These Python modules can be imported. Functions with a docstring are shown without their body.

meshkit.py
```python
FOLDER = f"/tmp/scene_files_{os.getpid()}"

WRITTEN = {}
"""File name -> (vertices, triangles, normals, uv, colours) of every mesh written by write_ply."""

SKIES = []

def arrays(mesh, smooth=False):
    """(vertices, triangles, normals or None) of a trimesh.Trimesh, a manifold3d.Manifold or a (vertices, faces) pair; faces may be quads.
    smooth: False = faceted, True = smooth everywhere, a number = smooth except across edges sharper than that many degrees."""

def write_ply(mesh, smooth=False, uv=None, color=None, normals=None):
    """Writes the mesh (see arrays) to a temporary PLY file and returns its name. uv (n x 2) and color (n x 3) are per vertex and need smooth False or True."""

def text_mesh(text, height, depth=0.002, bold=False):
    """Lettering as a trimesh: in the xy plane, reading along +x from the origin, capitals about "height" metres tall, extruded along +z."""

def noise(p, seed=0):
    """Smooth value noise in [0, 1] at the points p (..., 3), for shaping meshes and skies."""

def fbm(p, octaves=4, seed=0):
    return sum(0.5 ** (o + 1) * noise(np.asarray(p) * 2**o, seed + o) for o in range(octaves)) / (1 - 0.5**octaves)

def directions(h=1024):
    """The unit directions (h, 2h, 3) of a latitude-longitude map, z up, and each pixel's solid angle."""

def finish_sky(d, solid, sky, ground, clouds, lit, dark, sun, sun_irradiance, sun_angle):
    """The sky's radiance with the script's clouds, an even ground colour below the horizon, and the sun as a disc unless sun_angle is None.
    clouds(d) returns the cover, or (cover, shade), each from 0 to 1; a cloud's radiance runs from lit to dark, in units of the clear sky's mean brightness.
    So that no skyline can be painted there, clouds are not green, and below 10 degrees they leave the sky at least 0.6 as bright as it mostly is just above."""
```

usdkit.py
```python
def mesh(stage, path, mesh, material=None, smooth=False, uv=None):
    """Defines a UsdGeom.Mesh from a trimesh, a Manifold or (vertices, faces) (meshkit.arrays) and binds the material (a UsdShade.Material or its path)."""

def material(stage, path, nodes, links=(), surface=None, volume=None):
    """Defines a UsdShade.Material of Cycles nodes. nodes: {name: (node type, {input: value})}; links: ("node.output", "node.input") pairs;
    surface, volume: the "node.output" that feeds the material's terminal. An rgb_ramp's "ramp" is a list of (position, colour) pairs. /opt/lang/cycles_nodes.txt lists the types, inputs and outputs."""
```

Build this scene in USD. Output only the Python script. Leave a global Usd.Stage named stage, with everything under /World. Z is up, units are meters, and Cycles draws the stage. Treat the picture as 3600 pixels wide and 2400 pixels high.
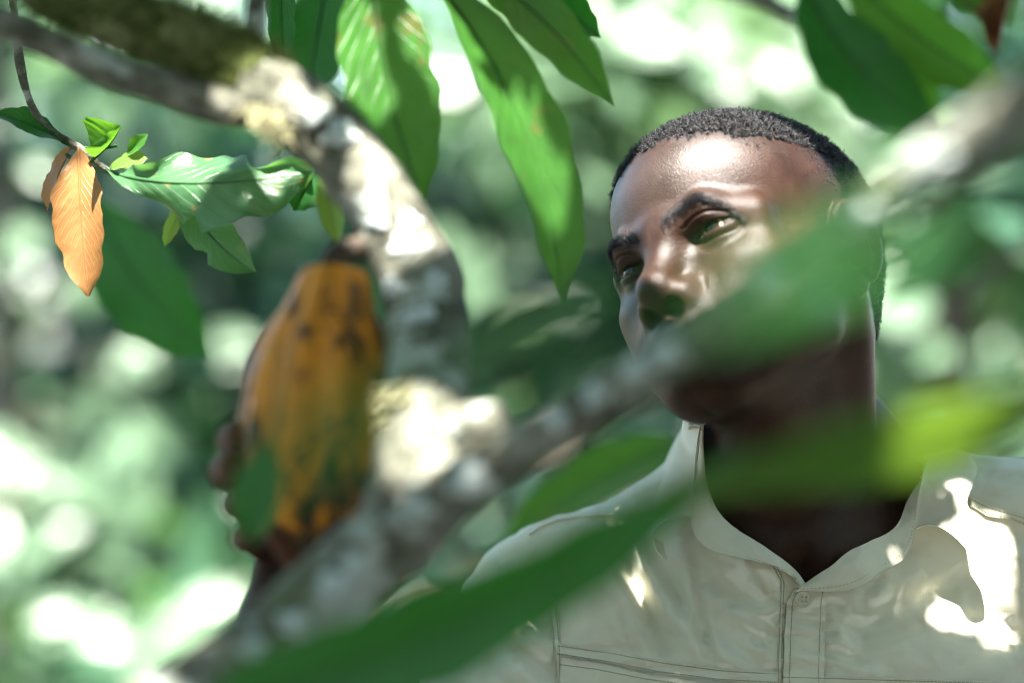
import math
import random

import numpy as np
import trimesh
import usdkit
import meshkit
from pxr import Gf, Sdf, Usd, UsdGeom, UsdLux, UsdShade, Vt
from scipy.interpolate import CubicSpline
from scipy.spatial import cKDTree

stage = Usd.Stage.CreateInMemory()
UsdGeom.SetStageUpAxis(stage, "Z")
UsdGeom.Xform.Define(stage, "/World")
UsdGeom.Scope.Define(stage, "/World/Looks")
rng = np.random.default_rng(7)

# ---------------------------------------------------------------- camera: 85 mm portrait lens held at eye height, looking along +y
EYE = 1.50
FOCUS = 1.615
EXPOSURE = 3.15
camera = UsdGeom.Camera.Define(stage, "/World/camera")
camera.AddTranslateOp().Set(Gf.Vec3d(0, 0, EYE))
camera.AddRotateXOp().Set(90.0)
camera.CreateHorizontalApertureAttr(36.0)
camera.CreateVerticalApertureAttr(24.0)
camera.CreateFocalLengthAttr(85.0)
camera.CreateFStopAttr(1.8)
camera.CreateFocusDistanceAttr(FOCUS)
camera.CreateClippingRangeAttr(Gf.Vec2f(0.05, 400))
camera.CreateExposureAttr(EXPOSURE)
TAN = 36 / 85 / 3600


def at(px, py, d):
    """The point at distance d (metres along the view) that stands at pixel (px, py) of the 3600 x 2400 photograph."""
    return np.array([(px - 1800) * TAN * d, d, EYE - (py - 1200) * TAN * d])


def to_px(v):
    v = np.atleast_2d(v)
    return np.stack([1800 + v[:, 0] / v[:, 1] / TAN, 1200 - (v[:, 2] - EYE) / v[:, 1] / TAN], 1)


# ---------------------------------------------------------------- sun and sky
SUN = np.array([-0.04, -0.42, 0.905])
SUN = SUN / np.linalg.norm(SUN)              # direction towards the sun
usdkit.material(stage, "/World/Looks/sky", {
    "sky": ("sky_texture", {"sky_type": "single_scattering", "sun_disc": False, "sun_elevation": math.asin(SUN[2]), "sun_rotation": math.atan2(SUN[0], SUN[1]), "aerosol_density": 2.0}),
    "bg": ("background_shader", {"strength": 0.12})}, [("sky.color", "bg.color")], surface="bg.background")
dome = UsdLux.DomeLight.Define(stage, "/World/sky")
UsdShade.MaterialBindingAPI.Apply(dome.GetPrim()).Bind(UsdShade.Material.Get(stage, "/World/Looks/sky"))
sun = UsdLux.DistantLight.Define(stage, "/World/sun")
sun.CreateIntensityAttr(1.12)
sun.CreateNormalizeAttr(True) if hasattr(sun, "CreateNormalizeAttr") else None
sun.CreateAngleAttr(0.5)
sun.CreateColorAttr(Gf.Vec3f(1.0, 0.95, 0.88))
z_, x_ = SUN, np.cross([0, 0, 1.0], SUN)
x_ = x_ / np.linalg.norm(x_)
y_ = np.cross(z_, x_)
sun.AddTransformOp().Set(Gf.Matrix4d(*x_, 0, *y_, 0, *z_, 0, 0, 0, 5, 1))
# ---------------------------------------------------------------- defining things and their parts
taken = set()


def numbered(path):
    if path not in taken:
        taken.add(path)
        return path
    k = 1
    while f"{path}_{k:03d}" in taken:
        k += 1
    taken.add(f"{path}_{k:03d}")
    return f"{path}_{k:03d}"


def mark(prim, label=None, cat=None, group=None, kind=None):
    for k, v in (("label", label), ("category", cat), ("group", group), ("kind", kind)):
        if v:
            prim.SetCustomDataByKey(k, v)
    return prim


def thing(name, label, cat, loc=(0, 0, 0), group=None):
    x = UsdGeom.Xform.Define(stage, numbered("/World/" + name))
    x.AddTranslateOp().Set(Gf.Vec3d(*map(float, loc)))
    return mark(x.GetPrim(), label, cat, group)


def origin(parent):
    if parent is None:
        return np.zeros(3)
    return np.array(UsdGeom.XformCache().GetLocalToWorldTransform(parent).ExtractTranslation())


def obj(name, mesh, mat, parent=None, label=None, cat=None, kind=None, smooth=True, uv=None, group=None):
    """One Mesh; mesh is in world coordinates."""
    path = numbered((str(parent.GetPath()) if parent else "/World") + "/" + name)
    v, f = (mesh.vertices, mesh.faces) if hasattr(mesh, "vertices") else mesh
    v = np.asarray(v, float) - origin(parent)
    p = usdkit.mesh(stage, path, (v, np.asarray(f)), "/World/Looks/" + mat, smooth=smooth, uv=uv).GetPrim()
    p.GetAttribute("doubleSided").Set(True)
    return mark(p, label, cat, group, kind)


def hairs(name, curves, widths, mat, parent, label=None, kind=None):
    """One BasisCurves prim from a list of (n, 3) arrays in world coordinates."""
    path = numbered(str(parent.GetPath()) + "/" + name)
    c = UsdGeom.BasisCurves.Define(stage, path)
    pts = np.vstack(curves) - origin(parent)
    c.CreatePointsAttr(Vt.Vec3fArray.FromNumpy(pts.astype(np.float32)))
    c.CreateCurveVertexCountsAttr(Vt.IntArray.FromNumpy(np.array([len(k) for k in curves], np.int32)))
    c.CreateTypeAttr("linear")
    w = np.concatenate([np.full(len(k), q) * np.linspace(1, 0.6, len(k)) for k, q in zip(curves, widths)])
    c.CreateWidthsAttr(Vt.FloatArray.FromNumpy(w.astype(np.float32)))
    c.SetWidthsInterpolation("vertex")
    UsdShade.MaterialBindingAPI.Apply(c.GetPrim()).Bind(UsdShade.Material.Get(stage, "/World/Looks/" + mat))
    return mark(c.GetPrim(), label, None, None, kind)


# ---------------------------------------------------------------- materials
def mat(name, nodes, links, surface):
    usdkit.material(stage, "/World/Looks/" + name, nodes, links, surface=surface)


POS = ("geometry", {})


def noisy(name, dark, light, scale, rough=0.6, bump=0.0, bscale=None, detail=5, spec=0.4, stretch=(1, 1, 1), lo=0.35, hi=0.65, mid=None, sheen=0.0, extra=None, coat=0.0):
    ramp = [(lo, dark), (hi, light)] if mid is None else [(lo, dark), ((lo + hi) / 2, mid), (hi, light)]
    n = {"t": ("texture_coordinate", {}), "m": ("mapping", {"scale": stretch}), "n": ("noise_texture", {"scale": scale, "detail": detail, "roughness": 0.6}), "r": ("rgb_ramp", {"ramp": ramp}),
         "p": ("principled_bsdf", {"roughness": rough, "specular_ior_level": spec, "sheen_weight": sheen, "coat_weight": coat, "coat_roughness": 0.3})}
    l = [("t.object", "m.vector"), ("m.vector", "n.vector"), ("n.fac", "r.fac"), ("r.color", "p.base_color")]
    if bump:
        n["b"] = ("noise_texture", {"scale": bscale or scale * 3, "detail": 4, "roughness": 0.6})
        n["bp"] = ("bump", {"strength": 1.0, "distance": bump})
        l += [("m.vector", "b.vector"), ("b.fac", "bp.height"), ("bp.normal", "p.normal")]
    mat(name, n, l, "p.BSDF")


def leaf_mat(name, base, vein, through, rough=0.36, trans=0.35, spec=0.5, spots=None, nv=11):
    """Leaf: side veins and midrib by the leaf's own st coordinates, waxy gloss, light shining through."""
    n = {"a": ("attribute", {"attribute": "st"}), "x": ("separate_xyz", {}),
         "du": ("math", {"math_type": "subtract", "value2": 0.5}), "ab": ("math", {"math_type": "absolute"}),
         "k": ("math", {"math_type": "multiply", "value2": 0.62}), "vv": ("math", {"math_type": "subtract"}),
         "f": ("math", {"math_type": "multiply", "value2": float(nv)}), "fr": ("math", {"math_type": "fraction"}), "c": ("math", {"math_type": "subtract", "value2": 0.5}), "ca": ("math", {"math_type": "absolute"}),
         "s": ("map_range", {"from_min": 0.0, "from_max": 0.075, "to_min": 1.0, "to_max": 0.0, "clamp": True}),
         "mid": ("map_range", {"from_min": 0.008, "from_max": 0.028, "to_min": 1.0, "to_max": 0.0, "clamp": True}), "mx": ("math", {"math_type": "maximum"}),
         "t": ("texture_coordinate", {}), "n": ("noise_texture", {"scale": 30.0, "detail": 4}), "n2": ("noise_texture", {"scale": 260.0, "detail": 3}),
         "mr": ("map_range", {"from_min": 0.3, "from_max": 0.7, "to_min": 0.7, "to_max": 1.3}), "mul": ("mix", {"mix_type": "multiply", "fac": 1.0, "color1": base}),
         "g": ("combine_xyz", {}), "col": ("mix", {"mix_type": "mix", "color2": vein}),
         "vf": ("math", {"math_type": "multiply", "value2": 0.65}),
         "p": ("principled_bsdf", {"roughness": rough, "specular_ior_level": spec}), "tr": ("translucent_bsdf", {"color": through}), "ms": ("mix_closure", {"fac": trans}),
         "bp": ("bump", {"strength": 0.6, "distance": 0.0006}), "ba": ("math", {"math_type": "multiply_add", "value2": -0.7})}
    l = [("a.vector", "x.vector"), ("x.x", "du.value1"), ("du.value", "ab.value1"), ("ab.value", "k.value1"), ("x.y", "vv.value1"), ("k.value", "vv.value2"), ("vv.value", "f.value1"), ("f.value", "fr.value1"),
         ("fr.value", "c.value1"), ("c.value", "ca.value1"), ("ca.value", "s.value"), ("ab.value", "mid.value"), ("s.result", "mx.value1"), ("mid.result", "mx.value2"),
         ("t.object", "n.vector"), ("t.object", "n2.vector"), ("n.fac", "mr.value"), ("mr.result", "g.x"), ("mr.result", "g.y"), ("mr.result", "g.z"), ("g.vector", "mul.color2"), ("mul.color", "col.color1"), ("mx.value", "vf.value1"), ("vf.value", "col.fac"),
         ("col.color", "p.base_color"), ("mx.value", "ba.value1"), ("n2.fac", "ba.value3"), ("ba.value", "bp.height"), ("bp.normal", "p.normal"), ("p.BSDF", "ms.closure1"), ("tr.BSDF", "ms.closure2")]
    if spots is not None:
        n["sn"] = ("noise_texture", {"scale": 55.0, "detail": 3}); n["sr"] = ("map_range", {"from_min": 0.60, "from_max": 0.68, "to_min": 0.0, "to_max": 1.0, "clamp": True}); n["sm"] = ("mix", {"mix_type": "mix", "color2": spots})
        l = [k for k in l if k != ("col.color", "p.base_color")] + [("t.object", "sn.vector"), ("sn.fac", "sr.value"), ("sr.result", "sm.fac"), ("col.color", "sm.color1"), ("sm.color", "p.base_color")]
    mat(name, n, l, "ms.closure")


def crown_mat(name, base, base2, through, rough=0.4, trans=0.4):
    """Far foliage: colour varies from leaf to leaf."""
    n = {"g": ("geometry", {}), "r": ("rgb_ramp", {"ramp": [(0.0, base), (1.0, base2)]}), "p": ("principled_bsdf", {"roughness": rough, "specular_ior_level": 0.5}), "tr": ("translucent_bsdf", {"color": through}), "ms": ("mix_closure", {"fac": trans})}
    mat(name, n, [("g.random_per_island", "r.fac"), ("r.color", "p.base_color"), ("p.BSDF", "ms.closure1"), ("tr.BSDF", "ms.closure2")], "ms.closure")


leaf_mat("leaf_green", (0.030, 0.115, 0.014), (0.042, 0.135, 0.020), (0.13, 0.36, 0.02), rough=0.44, spots=(0.085, 0.095, 0.02))
leaf_mat("leaf_dark", (0.012, 0.088, 0.012), (0.022, 0.115, 0.02), (0.035, 0.24, 0.012), rough=0.42, trans=0.3)
leaf_mat("leaf_glow", (0.012, 0.068, 0.012), (0.025, 0.10, 0.02), (0.26, 0.46, 0.04), rough=0.45, trans=0.20)
leaf_mat("leaf_under", (0.085, 0.165, 0.085), (0.14, 0.22, 0.13), (0.09, 0.24, 0.05), rough=0.5)
leaf_mat("leaf_young", (0.10, 0.18, 0.035), (0.24, 0.32, 0.12), (0.30, 0.45, 0.06), trans=0.45)
leaf_mat("leaf_orange", (0.29, 0.135, 0.042), (0.46, 0.27, 0.14), (0.46, 0.21, 0.05), rough=0.38, trans=0.30, nv=13)
leaf_mat("leaf_eaten", (0.055, 0.145, 0.060), (0.16, 0.26, 0.13), (0.12, 0.30, 0.06), rough=0.33, spots=(0.20, 0.17, 0.06))
leaf_mat("leaf_brown", (0.16, 0.075, 0.035), (0.25, 0.15, 0.08), (0.25, 0.10, 0.03), rough=0.7)
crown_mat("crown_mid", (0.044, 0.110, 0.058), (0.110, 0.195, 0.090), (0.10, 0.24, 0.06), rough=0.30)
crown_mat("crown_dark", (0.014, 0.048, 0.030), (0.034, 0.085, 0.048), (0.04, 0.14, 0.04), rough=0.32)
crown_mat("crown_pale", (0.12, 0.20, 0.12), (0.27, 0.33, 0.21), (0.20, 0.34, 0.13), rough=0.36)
mat("bark", {
    "t": ("texture_coordinate", {}), "n": ("noise_texture", {"scale": 38.0, "detail": 6, "roughness": 0.65}), "r": ("rgb_ramp", {"ramp": [(0.33, (0.034, 0.034, 0.024)), (0.50, (0.130, 0.132, 0.100)), (0.68, (0.30, 0.30, 0.25))]}),
    "l": ("noise_texture", {"scale": 27.0, "detail": 5, "roughness": 0.6}), "lr": ("map_range", {"from_min": 0.56, "from_max": 0.60, "to_min": 0.0, "to_max": 0.8, "clamp": True}), "lm": ("mix", {"mix_type": "mix", "color2": (0.42, 0.46, 0.42)}), "off": ("mapping", {"location": (3.1, 1.7, 0.4)}),
    "g": ("noise_texture", {"scale": 19.0, "detail": 4}), "gr": ("map_range", {"from_min": 0.54, "from_max": 0.66, "to_min": 0.0, "to_max": 0.75, "clamp": True}), "gm": ("mix", {"mix_type": "mix", "color2": (0.060, 0.085, 0.026)}),
    "b": ("noise_texture", {"scale": 120.0, "detail": 4, "roughness": 0.6}), "bp": ("bump", {"strength": 1.0, "distance": 0.0045}), "p": ("principled_bsdf", {"roughness": 0.88, "specular_ior_level": 0.2})},
    [("t.object", "n.vector"), ("n.fac", "r.fac"), ("t.object", "off.vector"), ("off.vector", "l.vector"), ("l.fac", "lr.value"), ("t.object", "g.vector"), ("g.fac", "gr.value"), ("r.color", "gm.color1"), ("gr.result", "gm.fac"), ("gm.color", "lm.color1"), ("lr.result", "lm.fac"), ("lm.color", "p.base_color"), ("t.object", "b.vector"), ("b.fac", "bp.height"), ("bp.normal", "p.normal")], "p.BSDF")
noisy("bark_mossy", (0.035, 0.050, 0.014), (0.26, 0.28, 0.13), 45, rough=0.95, bump=0.004, bscale=200, mid=(0.095, 0.120, 0.036), spec=0.15)
noisy("bark_far", (0.05, 0.04, 0.035), (0.17, 0.15, 0.13), 14, rough=0.9, spec=0.2)
noisy("lichen", (0.34, 0.40, 0.38), (0.62, 0.68, 0.66), 160, rough=0.95, bump=0.0012, bscale=500, spec=0.2)
noisy("moss", (0.05, 0.075, 0.018), (0.22, 0.25, 0.08), 90, rough=0.95, spec=0.15)
noisy("moss_pale", (0.22, 0.21, 0.11), (0.42, 0.40, 0.24), 90, rough=0.95, spec=0.15)
noisy("litter", (0.030, 0.020, 0.012), (0.12, 0.095, 0.060), 9, rough=0.95, detail=8, mid=(0.06, 0.045, 0.026), spec=0.15)
# ---------------------------------------------------------------- implicit-surface modelling helpers
def length(q):
    return np.sqrt(np.einsum('ij,ij->i', q, q))


def ell(P, c, r):
    q = P - np.asarray(c, np.float32); r = np.asarray(r, np.float32)
    q = q / r
    k0 = length(q); k1 = length(q / r)
    return k0 * (k0 - 1) / np.maximum(k1, 1e-6)


def cap(P, a, b, ra, rb=None):
    rb = ra if rb is None else rb
    a, b = np.asarray(a, np.float32), np.asarray(b, np.float32)
    d = b - a
    t = np.clip((P - a) @ d / max(float(d @ d), 1e-12), 0, 1)
    return length(P - a - t[:, None] * d) - (ra + (rb - ra) * t)


def chain(P, pts, rad):
    out = None
    for k in range(len(pts) - 1):
        c = cap(P, pts[k], pts[k + 1], rad[k], rad[k + 1])
        out = c if out is None else np.minimum(out, c)
    return out


def smin(a, b, k):
    h = np.clip(0.5 + 0.5 * (b - a) / k, 0, 1)
    return b + (a - b) * h - k * h * (1 - h)


def smax(a, b, k):
    return -smin(-a, -b, k)


def sstep(x, a, b):
    t = np.clip((x - a) / (b - a), 0, 1)
    return t * t * (3 - 2 * t)


def surface_nets(f, lo, hi, h, band=3.0, coarse=6):
    """Meshes f = 0 in the box with naive surface nets of cell h; only cells near the surface are evaluated finely."""
    lo, hi = np.asarray(lo, float), np.asarray(hi, float)
    nc = np.ceil((hi - lo) / (h * coarse)).astype(int) + 1
    n = (nc - 1) * coarse + 1
    g = np.stack(np.meshgrid(*[np.arange(k) for k in nc], indexing="ij"), -1).reshape(-1, 3)
    vc = f((lo + g * h * coarse).astype(np.float32)).reshape(nc)
    near = np.abs(vc) < h * coarse * 2.0
    val = np.repeat(np.repeat(np.repeat(np.where(vc > 0, 1.0, -1.0).astype(np.float32), coarse, 0), coarse, 1), coarse, 2)[: n[0], : n[1], : n[2]]
    mask = np.repeat(np.repeat(np.repeat(near, coarse, 0), coarse, 1), coarse, 2)
    r = coarse // 2
    mask = np.roll(mask, -r, (0, 1, 2)) | np.roll(mask, r, (0, 1, 2)) | mask
    mask = mask[: n[0], : n[1], : n[2]]
    sgn = np.repeat(np.repeat(np.repeat(np.where(vc > 0, 1.0, -1.0).astype(np.float32), coarse, 0), coarse, 1), coarse, 2)
    sgn = np.roll(sgn, -r, (0, 1, 2))[: n[0], : n[1], : n[2]]
    val = sgn.copy()
    idx = np.argwhere(mask)
    out = np.empty(len(idx), np.float32)
    for s in range(0, len(idx), 400000):
        out[s : s + 400000] = f((lo + idx[s : s + 400000] * h).astype(np.float32))
    val[mask] = out
    neg = val < 0
    c = np.zeros(np.array(val.shape) - 1, np.int8)
    for a, b, d in np.ndindex(2, 2, 2):
        c += neg[a : a + c.shape[0], b : b + c.shape[1], d : d + c.shape[2]]
    cells = np.argwhere((c > 0) & (c < 8))
    num = np.full(c.shape, -1, np.int64)
    num[tuple(cells.T)] = np.arange(len(cells))
    acc, cnt = np.zeros((len(cells), 3)), np.zeros(len(cells))
    for ax in range(3):
        o = [0, 0, 0]
        for u, v in np.ndindex(2, 2):
            e = [0, 0, 0]; others = [k for k in range(3) if k != ax]
            e[others[0]], e[others[1]] = u, v
            p0 = cells + e; p1 = p0.copy(); p1[:, ax] += 1
            a, b = val[tuple(p0.T)], val[tuple(p1.T)]
            on = (a < 0) != (b < 0)
            t = np.where(on, a / np.where(on, a - b, 1), 0)
            q = np.array(e, float) + np.zeros((len(cells), 3)); q[:, ax] += t
            acc[on] += q[on]; cnt[on] += 1
    verts = lo + (cells + acc / np.maximum(cnt, 1)[:, None]) * h
    faces = []
    for ax in range(3):
        o1, o2 = [(1, 2), (2, 0), (0, 1)][ax]
        sl = [slice(None)] * 3
        a = neg[tuple(slice(0, -1) if k == ax else slice(1, -1) for k in range(3))]
        b = neg[tuple(slice(1, None) if k == ax else slice(1, -1) for k in range(3))]
        for flip, on in ((False, a & ~b), (True, b & ~a)):
            p = np.argwhere(on)
            if not len(p):
                continue
            for k in range(3):
                if k != ax:
                    p[:, k] += 1
            def at(d1, d2):
                q = p.copy(); q[:, o1] -= d1; q[:, o2] -= d2
                return num[tuple(q.T)]
            qd = np.stack([at(1, 1), at(0, 1), at(0, 0), at(1, 0)], 1)
            faces.append(qd[:, ::-1] if flip else qd)
    q = np.vstack(faces)
    q = q[(q >= 0).all(1)]
    tri = np.vstack([q[:, [0, 1, 2]], q[:, [0, 2, 3]]])
    return verts, tri


def project(f, v, steps=3, eps=4e-4, limit=2e-3):
    """Moves the points onto f = 0 along the gradient."""
    v = np.array(v, np.float64)
    for _ in range(steps):
        p = v.astype(np.float32)
        d = f(p)
        g = np.stack([(f(p + np.float32(eps) * np.eye(3, dtype=np.float32)[k]) - d) / eps for k in range(3)], 1).astype(np.float64)
        g2 = np.maximum((g * g).sum(1), 0.15)
        v -= g * np.clip(d / g2, -limit, limit)[:, None]
    return v


def relax(v, f, pick, amount=0.5):
    """Moves the picked points towards the middle of their neighbours."""
    e = np.vstack([f[:, [0, 1]], f[:, [1, 2]], f[:, [2, 0]]])
    acc, cnt = np.zeros_like(v), np.zeros(len(v))
    for a, b in ((0, 1), (1, 0)):
        cnt += np.bincount(e[:, a], minlength=len(v))
        for k in range(3):
            acc[:, k] += np.bincount(e[:, a], v[e[:, b], k], len(v))
    out = v.copy()
    out[pick] += amount * (acc[pick] / np.maximum(cnt[pick], 1)[:, None] - v[pick])
    return out


def subdivide_where(v, f, pick):
    """One round of subdivision of the triangles that have a picked vertex (neighbours are split to stay closed)."""
    face_on = pick[f].any(1)
    e = np.sort(np.vstack([f[:, [0, 1]], f[:, [1, 2]], f[:, [2, 0]]]), 1)
    on = np.tile(face_on, 3)
    ue, inv = np.unique(e, axis=0, return_inverse=True)
    split = np.zeros(len(ue), bool)
    split[inv[on]] = True
    mid = np.full(len(ue), -1)
    mid[split] = len(v) + np.arange(split.sum())
    nv = np.vstack([v, v[ue[split]].mean(1)])
    m = mid[inv].reshape(3, -1).T          # mid of edges 01, 12, 20
    k = (m >= 0).sum(1)
    out = [f[k == 0]]
    a, b = f[k == 3], m[k == 3]
    out += [np.stack([a[:, 0], b[:, 0], b[:, 2]], 1), np.stack([b[:, 0], a[:, 1], b[:, 1]], 1), np.stack([b[:, 2], b[:, 1], a[:, 2]], 1), b]
    for i in range(3):
        s = (k == 1) & (m[:, i] >= 0)
        A, B, C, M = f[s][:, i], f[s][:, (i + 1) % 3], f[s][:, (i + 2) % 3], m[s][:, i]
        out += [np.stack([A, M, C], 1), np.stack([M, B, C], 1)]
        s = (k == 2) & (m[:, i] < 0)       # edge i is whole; the other two are split
        A, B, C = f[s][:, i], f[s][:, (i + 1) % 3], f[s][:, (i + 2) % 3]
        M1, M2 = m[s][:, (i + 1) % 3], m[s][:, (i + 2) % 3]
        out += [np.stack([A, B, M1], 1), np.stack([A, M1, M2], 1), np.stack([M2, M1, C], 1)]
    return nv, np.vstack(out)
# ---------------------------------------------------------------- the man: pose of the head (local x = his right, y = forward, z = up, origin between the ears at eye height)
HEAD_AT = np.array([0.1582, 1.6269, 0.0443 + EYE])
HEAD_ROT = np.array([[-0.6988159, -0.70342731, -0.12979352], [0.6099903, -0.68080841, 0.40547719], [-0.37358825, 0.20418111, 0.90484357]])
EYE_C = np.array([0.0352, 0.0672, 0.0])
EYE_R = 0.0128


def head_local(P):
    return ((P - HEAD_AT) @ HEAD_ROT).astype(np.float32)


def head_world(q):
    return np.asarray(q) @ HEAD_ROT.T + HEAD_AT


def lid_curves(x):
    """Height of the upper and lower lid edge at |x|, and how far inside the opening (-1 .. 1) that is."""
    s = (x - 0.0358) / 0.0146
    c = np.clip(1 - s * s, 0, 1)
    tilt = 0.0014 * s
    arch = np.where(s < 0, (c + 1e-3) ** 0.85, np.sqrt(c + 1e-3))
    up = tilt + 0.0019 * arch * (1 - 0.10 * s)
    low = tilt - 0.0035 * arch * (1 + 0.12 * s)
    return s, up, low


def head_sdf(q):
    m = q.copy()
    m[:, 0] = np.abs(q[:, 0])
    x, y, z = m[:, 0], m[:, 1], m[:, 2]
    front = sstep(y, 0.050, 0.064)
    d = ell(m, (0, -0.016, 0.037), (0.0765, 0.098, 0.077))
    d = smin(d, ell(m, (0, 0.032, 0.044), (0.061, 0.058, 0.047)), 0.03)
    d = smin(d, ell(m, (0, -0.045, -0.010), (0.060, 0.052, 0.060)), 0.03)
    face = cap(m, (0, 0.032, -0.008), (0, 0.048, -0.074), 0.056, 0.034)
    d = smin(d, face, 0.022)
    jaw = np.minimum(cap(m, (0.050, 0.004, -0.062), (0.016, 0.060, -0.090), 0.014, 0.016), cap(m, (0.057, -0.002, -0.020), (0.050, 0.004, -0.062), 0.013, 0.014))
    d = smin(d, jaw, 0.028)
    d = smin(d, ell(m, (0.030, 0.052, -0.052), (0.026, 0.028, 0.030)), 0.022)            # cheek
    d = smin(d, ell(m, (0.044, 0.054, -0.024), (0.019, 0.018, 0.013)), 0.022)            # cheekbone
    d = smin(d, cap(m, (0.060, 0.016, -0.016), (0.050, 0.046, -0.022), 0.009), 0.020)
    d = smin(d, ell(m, (0.050, 0.024, -0.046), (0.0175, 0.032, 0.030)), 0.022)           # chewing muscle
    # eye socket, then brow
    d = smax(d, -ell(m, (0.028, 0.0950, -0.001), (0.020, 0.0190, 0.0105)), 0.009)
    d = smin(d, cap(m, (0.009, 0.0865, 0.0058), (0.034, 0.0795, 0.0130), 0.0080), 0.011)
    d = smin(d, cap(m, (0.034, 0.0795, 0.0130), (0.054, 0.0580, 0.0080), 0.0080, 0.0080), 0.011)
    d = smin(d, cap(m, (0.0545, 0.054, 0.006), (0.052, 0.051, -0.018), 0.0070), 0.016)
    d = smin(d, ell(m, (0, 0.0830, 0.014), (0.014, 0.009, 0.010)), 0.010)
    # muzzle, lips, chin
    d = smin(d, ell(m, (0, 0.071, -0.066), (0.033, 0.026, 0.024)), 0.014)
    up = cap(m, (0.0, 0.0985, -0.0650), (0.024, 0.0840, -0.0680), 0.0075, 0.0030)
    lo = cap(m, (0.0, 0.0955, -0.0775), (0.022, 0.0815, -0.0715), 0.0080, 0.0035)
    d = smin(d, up, 0.008)
    d = smin(d, lo, 0.008)
    d = d + 0.0026 * np.exp(-((z + 0.0708 - 0.001 * np.cos(x * 120)) / 0.0018) ** 2) * (1 - sstep(x, 0.021, 0.030)) * sstep(y, 0.070, 0.085)
    d = d + 0.0010 * np.exp(-(x / 0.0040) ** 2 - ((z + 0.0565) / 0.006) ** 2) * sstep(y, 0.07, 0.085)      # philtrum
    d = smin(d, ell(m, (0, 0.0630, -0.0945), (0.019, 0.018, 0.0145)), 0.018)
    d = d + 0.0014 * np.exp(-((z + 0.0865) / 0.006) ** 2 - (x / 0.018) ** 2) * front        # crease under the lower lip
    # nasolabial fold
    fx = 0.021 + (-(z + 0.042)) * 0.40
    d = d + 0.0006 * np.exp(-((x - fx - 0.005) / 0.0045) ** 2) * sstep(z, -0.076, -0.064) * (1 - sstep(z, -0.044, -0.032)) * front
    # nose
    nose = cap(m, (0, 0.0790, 0.006), (0, 0.0985, -0.0320), 0.0095, 0.0122)
    nose = smin(nose, ell(m, (0, 0.1005, -0.0370), (0.0125, 0.0125, 0.0112)), 0.007)
    nose = smin(nose, ell(m, (0.0150, 0.0885, -0.0415), (0.0080, 0.0120, 0.0088)), 0.007)
    d = smin(d, nose, 0.0145)
    d = smax(d, -ell(m, (0.0086, 0.0955, -0.0505), (0.0050, 0.0075, 0.0066)), 0.004)       # nostrils
    d = d + 0.0011 * np.exp(-(((x - 0.0250) / 0.0030) ** 2 + ((z + 0.0400) / 0.008) ** 2)) * front   # alar groove
    # lids
    e = m - EYE_C.astype(np.float32)
    re = np.linalg.norm(e, axis=1)
    d = smin(d, np.maximum(re - 0.0141, -(e[:, 1] - 0.001)), 0.0065)
    s, zu, zl = lid_curves(x)
    inside = sstep(y, 0.050, 0.060)
    cz = zu + 0.0050 - 0.0010 * s * s
    wide = 1 - sstep(np.abs(s), 0.75, 1.25)
    d = d + inside * wide * (0.0010 * np.exp(-((z - cz) / 0.0010) ** 2) + 0.0002 * np.exp(-((z - cz - 0.0030) / 0.0010) ** 2))
    d = d + inside * wide * (0.0004 * np.exp(-((z - zl + 0.0052) / 0.0013) ** 2) - 0.0003 * np.exp(-((z - zl + 0.0024) / 0.0015) ** 2))
    slot = np.maximum(np.maximum(z - zu, zl - z), (np.abs(s) - 1.0) * 0.0145)
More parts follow.
